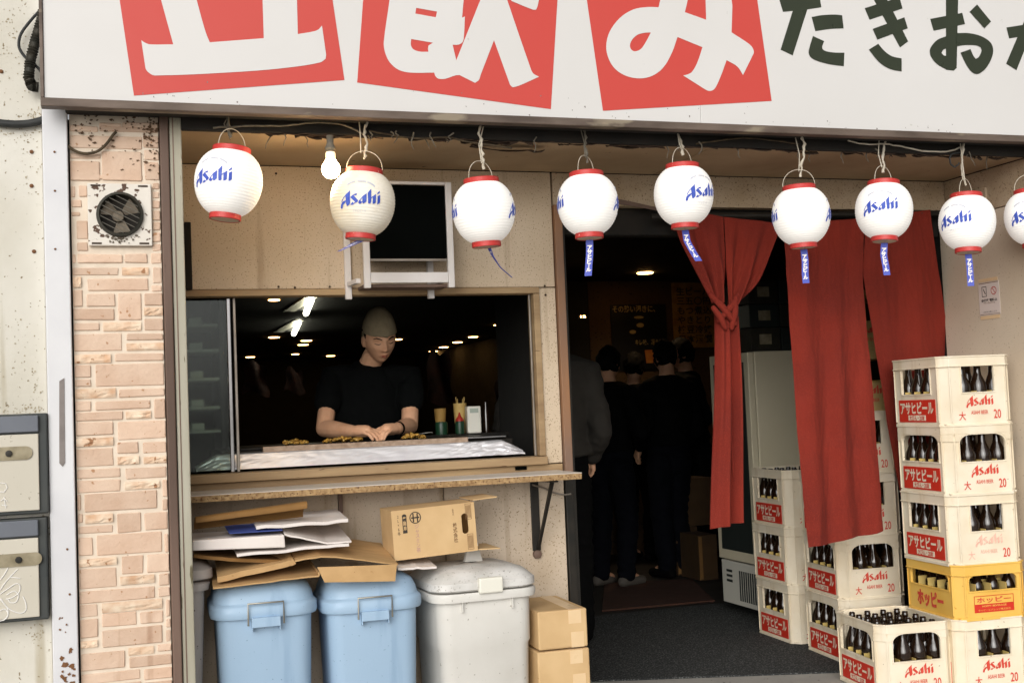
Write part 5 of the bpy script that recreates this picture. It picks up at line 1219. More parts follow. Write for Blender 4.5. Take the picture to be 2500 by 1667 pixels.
def food(px0, px1, py, Y, label, n=26):
    b = MB(); p0_, p1_ = W(px0, py, Y), W(px1, py, Y)
    for k in range(n):
        f_ = rnd.random(); c_ = p0_.lerp(p1_, f_); c_.z = gz+.012+.006*rnd.random()+.012*math.sin(f_*math.pi)*rnd.random(); c_.y += rnd.uniform(-.03, .03)
        b.ball(c_, rnd.uniform(.008, .018), rnd.uniform(.008, .015), rnd.uniform(.005, .011), Matrix.Rotation(rnd.random()*3, 3, 'Z'), 1)
    o = b.build('grilled_food', 'food'); tag(o, label, 'food', 'heaps of food on the griddle'); o['kind'] = 'stuff'
food(692, 750, 1070, .3, 'small heap of golden food at the left of the griddle'); food(792, 880, 1064, .32, 'long heap of golden food under the left hand of the cook', 40); food(980, 1034, 1056, .34, 'heap of golden food beside the watch of the cook')
# window stile, showcase
st0, st1 = W(557, 900, .05).x, W(577, 900, .05).x
ws = thing('sliding_window', 'sliding window leaf with bright steel stile at the left of the opening', 'window', (xl, .04, 1.106))
Box('stile', 'chrome', W(556, 900, .05).x-xl, W(566, 900, .05).x-xl, 0, .025, 0, zt-1.108, ws, .003)
Box('stile', 'steel', W(572, 900, .05).x-xl, W(579, 900, .05).x-xl, .004, .025, 0, zt-1.108, ws, .002)
Box('pane', 'glass', .01, W(556, 900, .05).x-xl-.001, .010, .014, .01, zt-1.116, ws, 0)
sc0 = thing('glass_showcase', 'dim glass fronted showcase with pale shelves behind the left window pane', 'showcase', (.05, .42, 0))
xr_ = W(548, 900, .42).x-.05
Box('case_back', 'case_dark', -.2, xr_, .4, .42, .6, 1.95, sc0, .002); Box('case_side', 'case_dark', xr_-.02, xr_, 0, .398, .6, 1.95, sc0, .002); Box('case_base', 'case_dark', -.2, xr_-.021, .0, .398, 0, .62, sc0, .002)
for py in (790, 852, 922, 992, 1050):
    z_ = W(500, py, .42).z; Box('shelf', 'shelf_plate', -.18, xr_-.022, .01, .395, z_-.012, z_, sc0, .002)
    b = MB()
    for k in range(3): b.box(.13+k*.07, .185+k*.07, .04, .3, z_+.001, z_+.03+.01*(k % 2))
    b.build('tray', 'shelf_plate', sc0, .003)
# condiments on the right of the griddle
def lath(name, m_, prof_, c_, label, cat, n=16):
    b = MB(); b.lathe(prof_, n); o = b.build(name, m_); o.location = c_; return tag(o, label, cat)
cs = thing('condiment_shelf', 'dark narrow shelf carrying the condiments at the right of the window', 'shelf', (1.3, .5, 0)); sh = 1.2
Box('shelf_board', 'iron', .02, .62, .31, .6, sh-.02, sh, cs, .003); Box('shelf_support', 'iron', .5, .55, .32, .5, 0, sh-.021, cs, .003)
def on(px, Y): v = W(px, 1050, Y); return Vector((v.x, Y, sh))
c = on(1156, .84); t = thing('napkin_holder', 'white upright napkin dispenser on the condiment shelf', 'dispenser', c, R(-8))
b = MB(); b.box(-.034, .034, -.045, .045, 0, .133); b.build('housing', 'white_plastic', t, .006)
b = MB(); b.box(-.021, .021, -.0468, -.0454, .1, .122); b.build('grey_label', 'shelf_plate', t)
c = on(1125, .93); t = thing('skewer_cup', 'cream paper cup holding skewers left of the napkin dispenser', 'cup', c)
b = MB(); b.lathe([(.001, .0), (.026, 0), (.034, .15), (.032, .15), (.025, .01), (.001, .01)], 18); b.build('cup', 'cup_cream', t)
for k in range(6): b = MB(); b.tube([Vector((rnd.uniform(-.012, .012), rnd.uniform(-.012, .012), .02)), Vector((rnd.uniform(-.03, .03), rnd.uniform(-.02, .02), .165+.02*rnd.random()))], .0018, 5); b.build('skewer', 'cup_cream', t)
c = on(1076, .92); lath('paper_cup', 'paper_menu', [(.001, 0), (.022, 0), (.03, .128), (.028, .128), (.021, .01), (.001, .01)], c, 'dim brown paper cup at the back of the condiment shelf', 'cup')
c = on(1123, .82); t = thing('sauce_bottle', 'dark sauce bottle with a red pointed cap before the napkin dispenser', 'bottle', c)
b = MB(); b.lathe([(.001, 0), (.022, 0), (.024, .05), (.02, .062)], 16); b.build('bottle_body', 'green_plastic', t)
b = MB(); b.lathe([(.021, .062), (.021, .07), (.008, .086), (.003, .105), (.001, .106)], 16); b.build('cap', 'red_plastic', t)
c = on(1078, .84); lath('dark_jar', 'green_plastic', [(.001, 0), (.03, 0), (.032, .05), (.028, .062), (.001, .064)], c, 'dark green jar next to the red capped bottle', 'jar')
c = on(1188, .84); lath('sauce_flask', 'bottle', [(.001, 0), (.016, 0), (.017, .09), (.009, .12), (.008, .15), (.001, .15)], c, 'dark glass flask right of the napkin dispenser', 'bottle')
b = MB(); c = on(1020, .83); b.sheet(lambda u, v: c+Vector(((u-.5)*.12, (v-.5)*.1, .004+.012*u)), 3, 3, .001); tag(b.build('paper_sheet', 'white_plastic'), 'white paper sheet beside the food right of the cook', 'paper')
# right reflective pane edge
Box('pane_edge', 'steel', W(1296, 900, .03).x, W(1300, 900, .03).x, .02, .03, 1.106, zt-.002, sw, .001)

# ================================================================== PEOPLE
def remesh(b, name, m_, parent, vox, smooth=6, wrinkle=0., wf=(9, 9, 16)):
    me = b.mesh(name, m_); o = link(name, me)
    md = o.modifiers.new('r', 'REMESH'); md.mode = 'VOXEL'; md.voxel_size = vox; md.use_smooth_shade = True
    if smooth: s_ = o.modifiers.new('s', 'SMOOTH'); s_.iterations = smooth; s_.factor = .5
    bpy.context.view_layer.update()
    me2 = bpy.data.meshes.new_from_object(o.evaluated_get(bpy.context.evaluated_depsgraph_get()))
    o.modifiers.clear(); o.data = me2; me2.name = name
    me2.materials.clear(); me2.materials.append(MATS[m_])
    if wrinkle:
        ns = [v.normal.copy() for v in me2.vertices]
        for v, n_ in zip(me2.vertices, ns):
            q_ = Vector((v.co.x*wf[0]+v.co.z*5, v.co.y*wf[1], v.co.z*wf[2])); a = abs(noise.noise(q_)); c_ = abs(noise.noise(q_*2.3+Vector((7, 3, 1))))
            v.co += n_*wrinkle*(1-2.2*a-.8*c_)
    for p_ in me2.polygons: p_.use_smooth = True
    o.parent = parent; return o
def frame(fwd):
    f_ = Vector(fwd).normalized(); x_ = f_.cross(Vector((0, 0, 1))).normalized(); z_ = x_.cross(f_)
    return Matrix((x_, f_, z_)).transposed()
def head_pt(d, s=1.):
    x, y, z = d
    hx, hy, hz = .075, .096, .118
    X, Y, Z = x*hx, y*hy, z*hz
    if z < 0:
        k = (-z)**1.4; X *= 1-.34*k
        if y < 0: Y *= 1-.55*k
        else: Y *= 1-.05*k
    if y > 0:
        X *= 1+.03*y; Y *= .95
        g = lambda cx, cz, sx, sz: math.exp(-((abs(X)-cx)/sx)**2-((Z-cz)/sz)**2)
        g0 = lambda cz, sx, sz: math.exp(-(X/sx)**2-((Z-cz)/sz)**2)
        yy = max(0, y)**.7
        Y += yy*(.007*g(.028, .022, .022, .009)-.010*g(.032, .004, .017, .011)+.004*g(.031, -.001, .012, .006)+.006*g(.045, -.026, .02, .018))
        tn = min(1, max(0, (.012-Z)/.045)); 
        if -.045 < Z < .03: Y += yy*(.006+.019*tn)*math.exp(-(X/(.0085+.006*tn))**2)*min(1, (Z+.045)/.01)*min(1, (.03-Z)/.015)
        Y += yy*(.006*g(.011, -.036, .007, .006))
        Y += yy*(.0085*g0(-.058, .022, .006)+.009*g0(-.069, .019, .006)-.004*g0(-.0635, .022, .0022)+.008*g0(-.1, .02, .012)-.003*g0(-.081, .02, .006))
    return Vector((X, Y, Z))*s
def add_head(b, c, F, s=1., sub=5):
    g = bmesh.ops.create_icosphere(b.bm, subdivisions=sub, radius=1)
    for v in g['verts']: v.co = c+F @ head_pt(v.co.copy(), s)
    for sx in (-1, 1):
        e = F @ Matrix.Rotation(R(12*sx), 3, 'Z')
        b.ball(c+F @ Vector((sx*.075*s, -.008*s, -.008*s)), .010*s, .019*s, .033*s, e, 2)
def hand(b, wrist, fwd, up, side, curl, s=1., spread=.16):
    """palm and five fingers; side +1 puts the thumb on the +x side of (fwd, up)"""
    f_ = Vector(fwd).normalized(); u_ = Vector(up); u_ = (u_-f_*u_.dot(f_)).normalized(); r_ = f_.cross(u_)*side
    palm = wrist+f_*.045*s
    b.limb([wrist, wrist+f_*.03*s, wrist+f_*.075*s], [.024*s, .03*s, .03*s], 10)
    for k in (-1, 0, 1): b.limb([wrist+f_*.02*s+r_*k*.014*s, wrist+f_*.08*s+r_*k*.022*s], [.017*s, .0145*s], 8)
    ln = [.066, .078, .074, .058]
    for k in range(4):
        off = (1.5-k)*.0195*s; base = wrist+f_*.085*s+r_*off; d = (f_+r_*(1.5-k)*spread*.35).normalized(); P = [base]; L_ = ln[k]*s; ang = 0
        for q, (fr, c_) in enumerate(((.45, curl*.7), (.32, curl), (.23, curl*.8))):
            ang += c_; dd = (d*math.cos(ang)-u_*math.sin(ang)); P.append(P[-1]+dd*L_*fr)
        b.limb(P, [.0098*s, .0092*s, .0086*s, .0074*s], 8)
    P = [wrist+f_*.018*s+r_*.022*s]; P.append(P[-1]+(f_*.55+r_*.75-u_*.35).normalized()*.034*s); P.append(P[-1]+(f_*.85+r_*.25-u_*.5).normalized()*.03*s); P.append(P[-1]+(f_*.9-r_*.1-u_*.5).normalized()*.024*s)
    b.limb(P, [.014*s, .0125*s, .0105*s, .0085*s], 8)

# ---- the cook
ck = thing('person', 'person in black t-shirt and olive knit cap cooking behind the serving window', 'person', (1.2, .86, 0))
inv = Vector(ck.location)
F = frame((.10, -.92, -.34))
F = F @ Matrix.Rotation(R(5), 3, 'Y')
Hc = W(926, 826, .74)
nk = W(903, 892, .84); sL, sR = W(808, 912, .86), W(1004, 912, .84)
eL, eR = W(792, 1046, .70), W(1000, 1040, .70); wL, wR = W(862, 1052, .50), W(968, 1046, .50)
T = [(Vector((1.15, .87, z_)), rx, ry) for z_, rx, ry in ((.88, .165, .115), (1.0, .16, .11), (1.15, .175, .12), (1.3, .195, .125), (1.42, .2, .118), (1.49, .17, .10), (1.535, .1, .075))]
hL = (W(905, 1052, .43)-wL); hR = (W(925, 1050, .42)-wR)
b = MB()
add_head(b, Hc, F)
b.limb([Hc+F @ Vector((0, -.03, -.06)), nk+Vector((0, .02, .0)), nk+Vector((0, .03, -.06))], [.052, .054, .07], 16)
b.stack([(c_, rx*.88, ry*.86) for c_, rx, ry in T])
for s_, e_, w_ in ((sL, eL, wL), (sR, eR, wR)):
    s2 = s_+Vector((0, 0, -.01)); b.limb([s2.lerp(Vector((1.15, .87, s2.z)), .35), s2, s2.lerp(e_, .5), e_], [.040, .042, .042, .040], 12); b.limb([e_, e_.lerp(w_, .35), w_], [.040, .041, .027], 12)
hand(b, wL, hL, (0, -.35, 1), -1, .45, .95); hand(b, wR, hR, (0, -.35, 1), 1, .5, .95)
for sx in (-1, 1): b.limb([Vector((1.15+sx*.09, .87, .9)), Vector((1.15+sx*.1, .86, .5)), Vector((1.15+sx*.1, .88, .1)), Vector((1.15+sx*.1, .82, .05))], [.09, .065, .045, .04], 12)
o = remesh(b, 'body', 'skin', ck, .0042, 3)
def to_local(o): o.data.transform(Matrix.Translation(-inv))
to_local(o)
b = MB(); b.stack([(c_, rx, ry) for c_, rx, ry in T[1:-1]]+[(Vector((1.15, .87, 1.525)), .125, .088), (Vector((1.16, .868, 1.545)), .085, .072)], 28)
for s_, e_ in ((sL, eL), (sR, eR)):
    b.limb([nk+Vector((0, .02, -.075)), nk.lerp(s_, .55)+Vector((0, .01, -.035)), s_+Vector((0, 0, -.022)), s_.lerp(e_, .3), s_.lerp(e_, .54)], [.055, .062, .064, .062, .063], 14)
b.limb([Vector((1.16, .868, 1.5)), nk+Vector((0, .02, -.035))], [.085, .07], 16)
for v in b.bm.verts: v.co += Vector((0, .006*noise.noise(v.co*9), 0))
o = remesh(b, 't_shirt', 'shirt_black', ck, .007, 4, .005, (7, 7, 9)); to_local(o)
b = MB(); b.stack([(Vector((1.15, .87, .98)), .168, .118), (Vector((1.15, .87, .86)), .175, .125), (Vector((1.15, .87, .8)), .17, .12)])
for sx in (-1, 1): b.limb([Vector((1.15+sx*.085, .87, .86)), Vector((1.15+sx*.1, .86, .5)), Vector((1.15+sx*.1, .88, .08))], [.1, .08, .065], 12)
o = remesh(b, 'trousers', 'cloth_dark', ck, .012, 3); to_local(o)
b = MB()     # knit cap: shell over the crown
g = bmesh.ops.create_icosphere(b.bm, subdivisions=5, radius=1)
kill = []
for v in g['verts']:
    d = v.co.copy(); p_ = head_pt(d)*1.085; p_.z += .016
    p_.z = p_.z*(1.08 if p_.z > .06 else 1)
    lim = .040+(.0 if d.y > 0 else -.03)
    if p_.z < lim: p_.z = lim-.002
    p_ += Vector((0, 0, .002*noise.noise(d*14)))
    v.co = Hc+F @ p_
    if d.z < -.15: kill.append(v)
bmesh.ops.delete(b.bm, geom=kill, context='VERTS')
for f_ in b.bm.faces: f_.smooth = True
o = b.build('knit_cap', 'hat_wool', ck, recalc=True); to_local(o)
def on_face(x, z, lift=.001):
    d = Vector((x/.075, 0, z/.118)); d.y = math.sqrt(max(.02, 1-d.x**2-d.z**2)); p_ = head_pt(d.normalized())
    return Hc+F @ (p_+Vector((0, lift, 0)))
def facial(name, m_, lines, r_):
    b = MB()
    for ln_, rr in lines: b.tube([on_face(x, z) for x, z in ln_], rr, 6)
    o = b.build(name, m_, ck); to_local(o); return o
facial('eyebrow', 'hair', [([(-.05, .021), (-.038, .027), (-.024, .024), (-.015, .019)], [.0015, .0032, .003, .0018])], 0)
facial('eyebrow', 'hair', [([(.05, .021), (.038, .027), (.024, .024), (.015, .019)], [.0015, .0032, .003, .0018])], 0)
facial('eyelid', 'hair', [([(-.046, .0), (-.038, -.003), (-.028, -.004), (-.018, .0)], [.0008, .0019, .0019, .0008])], 0)
facial('eyelid', 'hair', [([(.046, .0), (.038, -.003), (.028, -.004), (.018, .0)], [.0008, .0019, .0019, .0008])], 0)
facial('mouth', 'lips', [([(-.022, -.062), (-.010, -.0605), (0, -.0615), (.010, -.0605), (.022, -.062)], [.001, .0026, .0026, .0026, .001]), ([(-.016, -.067), (0, -.0695), (.016, -.067)], [.0015, .0036, .0015])], 0)
b = MB()
for sx in (-1, 1):
    for k in range(7): b.limb([Hc+F @ Vector((sx*(.0715+.001*k), .018-.006*k, .045)), Hc+F @ Vector((sx*.0735, .016-.006*k, .012+.004*k))], [.005, .003], 6)
o = b.build('hair', 'hair', ck); to_local(o)
b = MB(); dw = (wR-eR).normalized(); c_ = wR-dw*.02; b.lathe([(.030, -.010), (.0325, -.010), (.0325, .010), (.030, .010)], 20, M=Matrix.Translation(c_) @ dw.to_track_quat('Z', 'Y').to_matrix().to_4x4(), cap=False)
b.box(-.014, .014, -.040, -.030, -.014, .014, Matrix.Translation(c_) @ dw.to_track_quat('Z', 'Y').to_matrix().to_4x4()); o = b.build('wristwatch', 'black_panel', ck); to_local(o)

# ---- guests standing inside the entrance
def guest(label, foot, h, face, top_m, leg_m, arms, lean=(0, 0), shoe_m='hair', coat=0., collar=False, bag=None):
    """standing figure h tall, seen mostly from behind; face = heading (deg, 0 = away from the street)"""
    t = thing('person', label, 'person', foot, R(-face)); s = h/1.72
    lx, ly = lean; up_ = lambda z_: Vector((lx*z_/1.4, ly*z_/1.4, 0))
    T_ = [(up_(z_)+Vector((0, 0, z_*s)), rx*s, ry*s) for z_, rx, ry in ((.82, .16, .115), (.95, .165, .12), (1.05, .15, .11), (1.2, .175, .12), (1.33, .195, .118), (1.42, .17, .1), (1.46, .09, .075))]
    hc = up_(1.6)+Vector((0, .015*s, 1.595*s)); Fh = frame((0, 1, -.15))
    b = MB(); add_head(b, hc, Fh, s*.98, 3); b.limb([hc+Vector((0, -.02, -.06))*s, up_(1.42)+Vector((0, -.01*s, 1.42*s))], [.055*s, .06*s], 12); b.stack([(c_, rx*.9, ry*.9) for c_, rx, ry in T_])
    shirt = MB(); shirt.stack([(c_, rx*(1.08+coat), ry*(1.1+coat)) for c_, rx, ry in T_[1:]], 24)
    trous = MB(); trous.stack([(up_(.98)+Vector((0, 0, .98*s)), .168*s, .122*s), (up_(.82)+Vector((0, 0, .82*s)), .172*s, .128*s), (up_(.76)+Vector((0, 0, .76*s)), .165*s, .12*s)])
    shoes = []
    for sx in (-1, 1):
        st_ = .02 if sx > 0 else -.03
        P = [Vector((sx*.085*s, 0, .82*s)), Vector((sx*.1*s, .02+st_, .47*s)), Vector((sx*.1*s, -.02+st_, .09*s))]
        b.limb(P, [.085*s, .06*s, .04*s], 10); b.limb([P[2], P[2]+Vector((0, .12*s, -.045*s))], [.038*s, .03*s], 8); trous.limb(P, [.1*s, .078*s, .066*s], 12)
        sb = MB(); sb.limb([P[2]+Vector((0, -.045, -.05)), P[2]+Vector((0, .05, -.05)), P[2]+Vector((sx*.01, .16, -.06))], [.04, .043, .034], 10); shoes.append(sb)
    for sx, (ex, ez, wx, wy, wz) in zip((-1, 1), arms):
        sh_ = up_(1.36)+Vector((sx*.18*s, 0, 1.37*s)); e_ = Vector((ex, ez[0], ez[1]))*s; w_ = Vector((wx, wy, wz))*s
        b.limb([sh_, sh_.lerp(e_, .5), e_], [.048*s, .044*s, .038*s], 10); b.limb([e_, w_], [.038*s, .026*s], 10); hand(b, w_, (w_-e_), (sx*.6, 0, .6), sx, .5, .92*s)
        shirt.limb([sh_+Vector((-sx*.05, 0, 0)), sh_, sh_.lerp(e_, .5), e_], [.075*s, .075*s, .066*s, .06*s], 12); shirt.limb([e_, e_.lerp(w_, .85)], [.06*s, .046*s], 12)
    remesh(b, 'body', 'skin', t, .010, 2); remesh(shirt, 'jacket', top_m, t, .011, 5, .011, (6, 6, 9)); remesh(trous, 'trousers', leg_m, t, .012, 4, .008)
    for sb in shoes: sb.build('shoe', shoe_m, t)
    hb = MB(); g = bmesh.ops.create_icosphere(hb.bm, subdivisions=4, radius=1); kill = []
    for v in g['verts']:
        d = v.co.copy(); p_ = head_pt(d)*1.12*s; p_.z += .008
        if d.y > .42 and d.z < .3: kill.append(v)
        elif d.z < -.55: kill.append(v)
        v.co = hc+Fh @ (p_+Vector((0, -.006, 0))+d*(.010*noise.noise(d*5+Vector((h, face, 0)))+.008*noise.noise(d*17)))
    bmesh.ops.delete(hb.bm, geom=kill, context='VERTS')
    for f_ in hb.bm.faces: f_.smooth = True
    hb.build('hair', 'hair', t)
    return t
hang = ((-.27, (-.02, 1.08), -.28, .06, .84), (.27, (-.02, 1.08), .28, .06, .84))
fold = ((-.28, (.0, 1.1), -.14, .22, 1.12), (.28, (.0, 1.1), .12, .24, 1.14))
def stand(px, top_y, dist_y): v = W(px, top_y, dist_y); return Vector((v.x, dist_y, 0)), v.z
pocket = ((-.24, (-.05, 1.08), -.19, .10, .93), (.24, (-.05, 1.08), .19, .10, .93))
p_, h_ = stand(1338, 800, 1.35); guest('person in a mid grey jacket just inside the left door jamb', p_, 1.88, 20, 'cloth_grey', 'cloth_dark', pocket, coat=.1)
p_, h_ = stand(1478, 846, 3.3); guest('dark dressed person with head turned right, next to the grey jacket', p_, min(1.84, h_), 62, 'cloth_dark', 'cloth_navy', fold, lean=(-.06, .09), shoe_m='shoe_white')
p_, h_ = stand(1618, 832, 3.5); guest('tall dark silhouetted person in the middle of the doorway', p_, min(1.86, h_), -14, 'cloth_dark', 'cloth_navy', pocket, lean=(.05, .04), coat=.1)
p_, h_ = stand(1700, 826, 4.1); guest('dark haired person close to the knotted curtain', p_, min(1.86, h_), -70, 'cloth_dark', 'cloth_dark', fold, lean=(.02, .1))
p_, h_ = stand(1545, 862, 4.5); guest('person at the back of the doorway between two dark figures', p_, min(1.8, h_), 60, 'cloth_dark', 'cloth_dark', fold)

# ================================================================== ROOM CONTENTS
# ceiling lamps, seen through window and doorway
for i, (px, py, r_) in enumerate(((669, 824, .095), (748, 832, .1), (740, 842, .1), (721, 865, .08), (611, 872, .1), (807, 869, .1), (970, 829, .09), (1058, 858, .1), (1083, 848, .1), (1117, 836, .1), (1155, 823, .09), (1216, 794, .07), (669, 733, .05), (1575, 667, .065))):
    c = WZ(px, py, CEIL-.006); c.z = CEIL-.006; r_ *= .7 if i < 12 else .95
    if c.y > 17.5: c *= 1; 
    lb = ['far down the room at left of the cook', 'second from the tube lights', 'just under the second lamp', 'faint and farthest at left', 'nearest the steel stile', 'right above the shoulder of the cook', 'touching the face of the cook', 'lowest of the row at the right', 'second of the row at the right', 'third of the row at the right', 'highest of the row at the right', 'next to the right frame of the window', 'closest to the top of the window', 'in the entrance above the guests'][i]
    b = MB(); b.lathe([(.001, -.004), (r_, -.004), (r_*1.12, .0), (r_*1.12, .005), (.001, .005)], 20); o = b.build('ceiling_lamp', 'lamp_warm'); o.location = c
    tag(o, 'round warm ceiling lamp %s' % lb, 'lamp', 'ceiling lamps')
    if i in (13, 12):
        L_ = bpy.data.lights.new('lamp_light', 'SPOT'); L_.energy = 9 if i == 13 else 10; L_.color = (1, .72, .42); L_.shadow_soft_size = .06; L_.spot_size = R(120); L_.spot_blend = .8
        lo = bpy.data.objects.new('lamp_light', L_); col.objects.link(lo); lo.parent = o; lo.location = (0, 0, -.02)
for i, (a, c_, lab) in enumerate((((760, 731), (747, 765), 'nearer of two fluorescent tube lights above the cook'), ((730, 787), (717, 815), 'farther of two fluorescent tube lights above the cook'))):
    p0_, p1_ = WZ(*a, CEIL-.03), WZ(*c_, CEIL-.03); b = MB(); b.tube([p0_, p1_], .045, 10); t = thing('tube_light', lab, 'lamp', p0_, 0, 'fluorescent tubes'); b2 = MB(); b2.tube([Vector((0, 0, 0)), p1_-p0_], .03, 10); b2.build('tube', 'lamp_tube', t); b.bm.free()
    b = MB(); d_ = p1_-p0_; b.box(-.06, .06, 0, d_.y, .02, .03); b.build('fitting', 'fridge_white', t)
# cooler with glass door, seen from its side
fy0, fx0 = 1.42, W(1848, 1000, 1.42).x
co = thing('glass_door_cooler', 'tall grey drinks cooler with its side to the street behind the crates', 'refrigerator', (fx0, fy0, 0)); fz = W(1900, 856, 1.42).z
Box('cabinet', 'fridge_grey', .0, .55, 0, .48, .06, fz, co, .006)
Box('door_frame', 'fridge_grey', -.045, -.004, 0, .48, .34, fz-.004, co, .005)
Box('door_glass', 'fridge_dark', -.047, -.0455, .05, .43, .4, fz-.06, co, .0)
Box('door_gasket', 'fridge_dark', -.0035, -.0005, .01, .47, .35, fz-.02, co, 0)
gl = Box('machine_grille', 'fridge_white', -.03, -.001, .0, .48, .07, .33, co, .003)
for k in range(9): Box('grille_slat', 'fridge_dark', -.0318, -.0295, .04+k*.026, .055+k*.026, .10, .28, gl, 0)
for k in range(3): Box('control', 'fridge_dark', -.0318, -.0295, .35, .42, .26-k*.03, .275-k*.03, gl, 0)
# dim cartons stacked on the cooler and on the floor
def dimbox(px0, px1, y0, y1, Y, d_, m_, label):
    a, c_ = W(px0, y1, Y), W(px1, y0, Y); t = thing('storage_box', label, 'box', (a.x, Y, a.z), 0, 'storage boxes'); Box('box_body', m_, 0, c_.x-a.x, 0, d_, 0.001, c_.z-a.z, t, .004)
    Box('paper_tag', 'card_dark', (c_.x-a.x)*.3, (c_.x-a.x)*.62, -.002, -.0002, (c_.z-a.z)*.3, (c_.z-a.z)*.72, t, 0); return t
a_z = fz
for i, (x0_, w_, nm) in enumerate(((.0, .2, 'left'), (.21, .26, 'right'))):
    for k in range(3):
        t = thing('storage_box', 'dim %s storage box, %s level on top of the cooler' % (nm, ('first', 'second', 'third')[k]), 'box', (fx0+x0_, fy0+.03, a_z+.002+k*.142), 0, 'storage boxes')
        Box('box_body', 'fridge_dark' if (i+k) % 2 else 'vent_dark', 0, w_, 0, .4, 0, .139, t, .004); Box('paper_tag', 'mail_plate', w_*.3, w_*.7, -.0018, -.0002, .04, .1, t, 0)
def floorbox(px0, px1, ybot, H_, d_, label, z0=0.):
    a, c_ = WZ(px0, ybot), WZ(px1, ybot); Y = (a.y+c_.y)/2; a, c_ = W(px0, ybot, Y), W(px1, ybot, Y)
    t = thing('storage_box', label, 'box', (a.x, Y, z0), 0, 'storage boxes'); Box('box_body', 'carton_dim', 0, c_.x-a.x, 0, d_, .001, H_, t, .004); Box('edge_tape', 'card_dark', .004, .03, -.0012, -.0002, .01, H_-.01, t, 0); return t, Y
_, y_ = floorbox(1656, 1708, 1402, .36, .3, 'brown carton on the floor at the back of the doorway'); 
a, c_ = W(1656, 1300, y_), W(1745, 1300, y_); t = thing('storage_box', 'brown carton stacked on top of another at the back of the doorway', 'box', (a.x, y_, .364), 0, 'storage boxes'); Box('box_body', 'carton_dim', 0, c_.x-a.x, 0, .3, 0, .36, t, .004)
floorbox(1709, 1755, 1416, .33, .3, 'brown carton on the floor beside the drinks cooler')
# posters on the partition
def poster(name, px0, px1, py0, py1, Y, m_, label):
    a, c_ = W(px0, py1, Y), W(px1, py0, Y); t = thing(name, label, 'poster', (a.x, Y, a.z)); w_, h_ = c_.x-a.x, c_.z-a.z
    Box('sheet', m_, 0, w_, -.004, 0, 0, h_, t, 0); return t, w_, h_
t, w_, h_ = poster('beer_poster', 1497, 1624, 742, 905, 4.99, 'poster_dark', 'dark beer poster with pale lettering on the back wall of the entrance')
k_ = w_/.42
put_text('poster_top', 'lettering', 'poster_text', lambda a, c: Vector((w_*.42+a*k_*.9, -.006, h_*.93+c*k_)), t); put_text('poster_low', 'lettering', 'poster_text', lambda a, c: Vector((w_*.66+a*k_*.8, -.006, h_*.42+c*k_)), t)
for (cx, cz, rx, rz_) in ((.5, .8, .09, .022), (.52, .68, .07, .035), (.38, .58, .06, .03)):
    b = MB(); b.plate([(w_*cx+rx*w_*math.cos(a), h_*cz+rz_*h_*math.sin(a)) for a in [2*math.pi*k/12 for k in range(12)]], [], lambda a, c, d: Vector((a, -.0055, c)), 0); b.build('printed_shape', 'poster_text', t)
b = MB(); b.plate([(w_*.6, h_*.1), (w_*.72, h_*.1), (w_*.75, h_*.3), (w_*.58, h_*.3)], [], lambda a, c, d: Vector((a, -.0055, c)), 0); b.build('printed_glass', 'poster_orange', t)
t, w_, h_ = poster('menu_sheet', 1646, 1742, 690, 850, 4.985, 'paper_menu', 'yellowish handwritten menu sheet lit on the back wall beside the dark poster')
put_text('menu', 'lettering', 'ink_black', lambda a, c: Vector((w_*.5+a*w_/.42, -.006, h_*.5+c*h_/.72)), t)
t, w_, h_ = poster('room_number', 1412, 1434, 768, 778, 4.2, 'poster_dark', 'small glowing pair of numerals in the dark left of the poster')
put_text('number', 'lettering', 'lamp_warm', lambda a, c: Vector((w_*.5+a*w_/.12*.7, -.006, h_*.5+c*h_/.07*.6)), t)
# dim warm things far down the room behind the cook
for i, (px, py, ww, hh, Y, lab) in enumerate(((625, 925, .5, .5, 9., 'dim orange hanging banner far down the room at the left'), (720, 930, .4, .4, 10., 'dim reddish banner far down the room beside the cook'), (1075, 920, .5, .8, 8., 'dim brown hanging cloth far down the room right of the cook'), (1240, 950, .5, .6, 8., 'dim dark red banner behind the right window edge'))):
    c = W(px, py, Y); b = MB(); b.sheet(lambda u, v: c+Vector(((u-.5)*ww*.6*(1-.25*v+.1*math.sin(v*9+i)), .05*math.sin(u*7+v*3), (v-.5)*hh*.7+.04*math.sin(u*5+i))), 12, 8, .004); tag(b.build('banner', 'banner_orange'), lab, 'banner', 'dim banners')
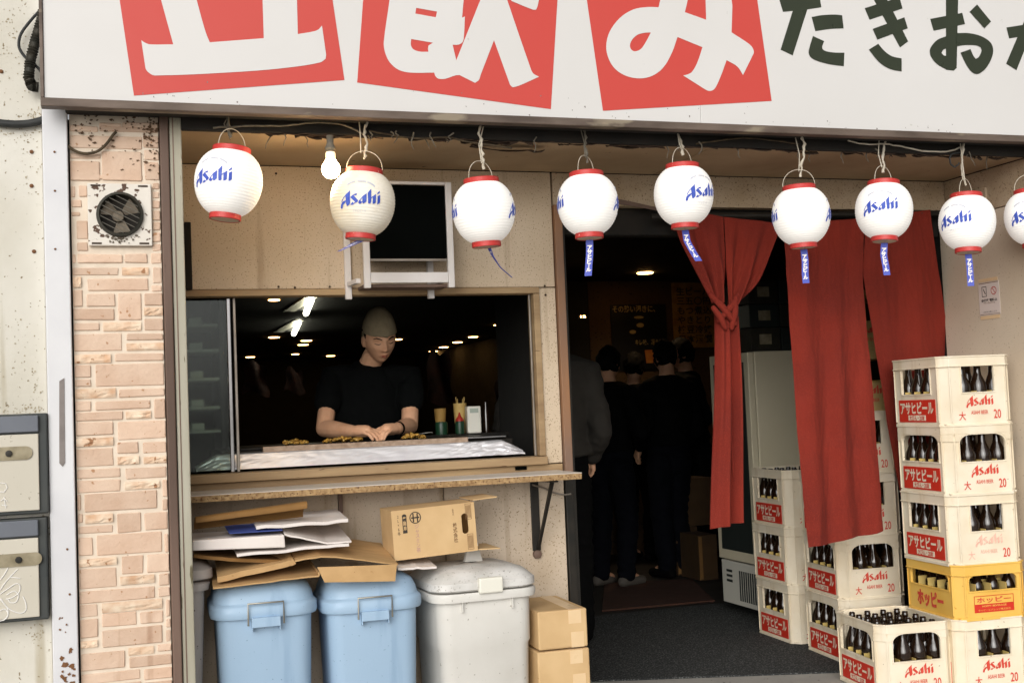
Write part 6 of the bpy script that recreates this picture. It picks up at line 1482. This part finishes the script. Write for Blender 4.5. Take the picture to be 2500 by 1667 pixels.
# ------------------------------------------------------------------ paper notice on the side wall
a, c_ = WX(2393, 772, XR-.002), WX(2438, 684, XR-.002); y0_, y1_ = max(a.y, c_.y), min(a.y, c_.y); zn0, zn1 = a.z, c_.z
nt_ = thing('paper_notice', 'small white no smoking notice taped to the beige side wall', 'notice', (XR-.001, y0_, zn0)); wn, hn = y0_-y1_, zn1-zn0
Box('sheet', 'notice_paper', -.0015, 0, -wn, 0, 0, hn, nt_, 0)
nf = lambda dy, dz: (lambda a, c: Vector((-.0022, -(wn*dy+a*wn/.11), hn*dz+c*1.)))
put_text('notice1', 'lettering', 'ink_black', nf(.5, .45), nt_); put_text('notice2', 'lettering', 'ink_brown', nf(.5, .37), nt_); put_text('notice3', 'lettering', 'ink_black', nf(.5, .1), nt_)
b = MB(); b.plate(rect(.016, -.024, .024), [rect(.013, -.021, .021)], lambda a, c, d: Vector((-.0022, -(wn*.28+a), hn*.72+c)), 0); b.plate([(-.008, .012), (-.004, .014), (.01, -.012), (.006, -.014)], [], lambda a, c, d: Vector((-.0022, -(wn*.28+a), hn*.72+c)), 0); b.build('phone_icon', 'ink_black', nt_)
b = MB(); b.plate(cir(.019), [cir(.0155)], lambda a, c, d: Vector((-.0022, -(wn*.74+a), hn*.72+c)), 0); b.plate([(-.012, .014), (-.009, .016), (.013, -.013), (.01, -.015)], [], lambda a, c, d: Vector((-.0024, -(wn*.74+a), hn*.72+c)), 0); b.build('ban_icon', 'ink_red', nt_)
b = MB(); b.box(-.0022, -.0016, -wn+.004, -.004, hn-.006, hn-.003); b.box(-.0022, -.0016, -wn+.004, -.004, .004, .006); b.build('border_line', 'ink_brown', nt_)['kind'] = 'stuff'
for zz_ in (-.018, hn+.002): Box('tape_piece', 'tape', -.001, -.0001, -wn*.95, -wn*.02, zz_, zz_+.016, nt_, 0)

# ------------------------------------------------------------------ put each empty at the base of its thing
bpy.context.view_layer.update()
for o in [o for o in scene.objects if o.type == 'EMPTY' and o.parent is None and o.children and o.location.length < 1e-6]:
    pts = [ch.matrix_world @ Vector(v) for ch in o.children if ch.type == 'MESH' for v in ch.bound_box]
    if not pts: continue
    base = Vector(((min(p.x for p in pts)+max(p.x for p in pts))/2, (min(p.y for p in pts)+max(p.y for p in pts))/2, min(p.z for p in pts)))
    o.location = base
    for ch in o.children: ch.location = ch.location-base
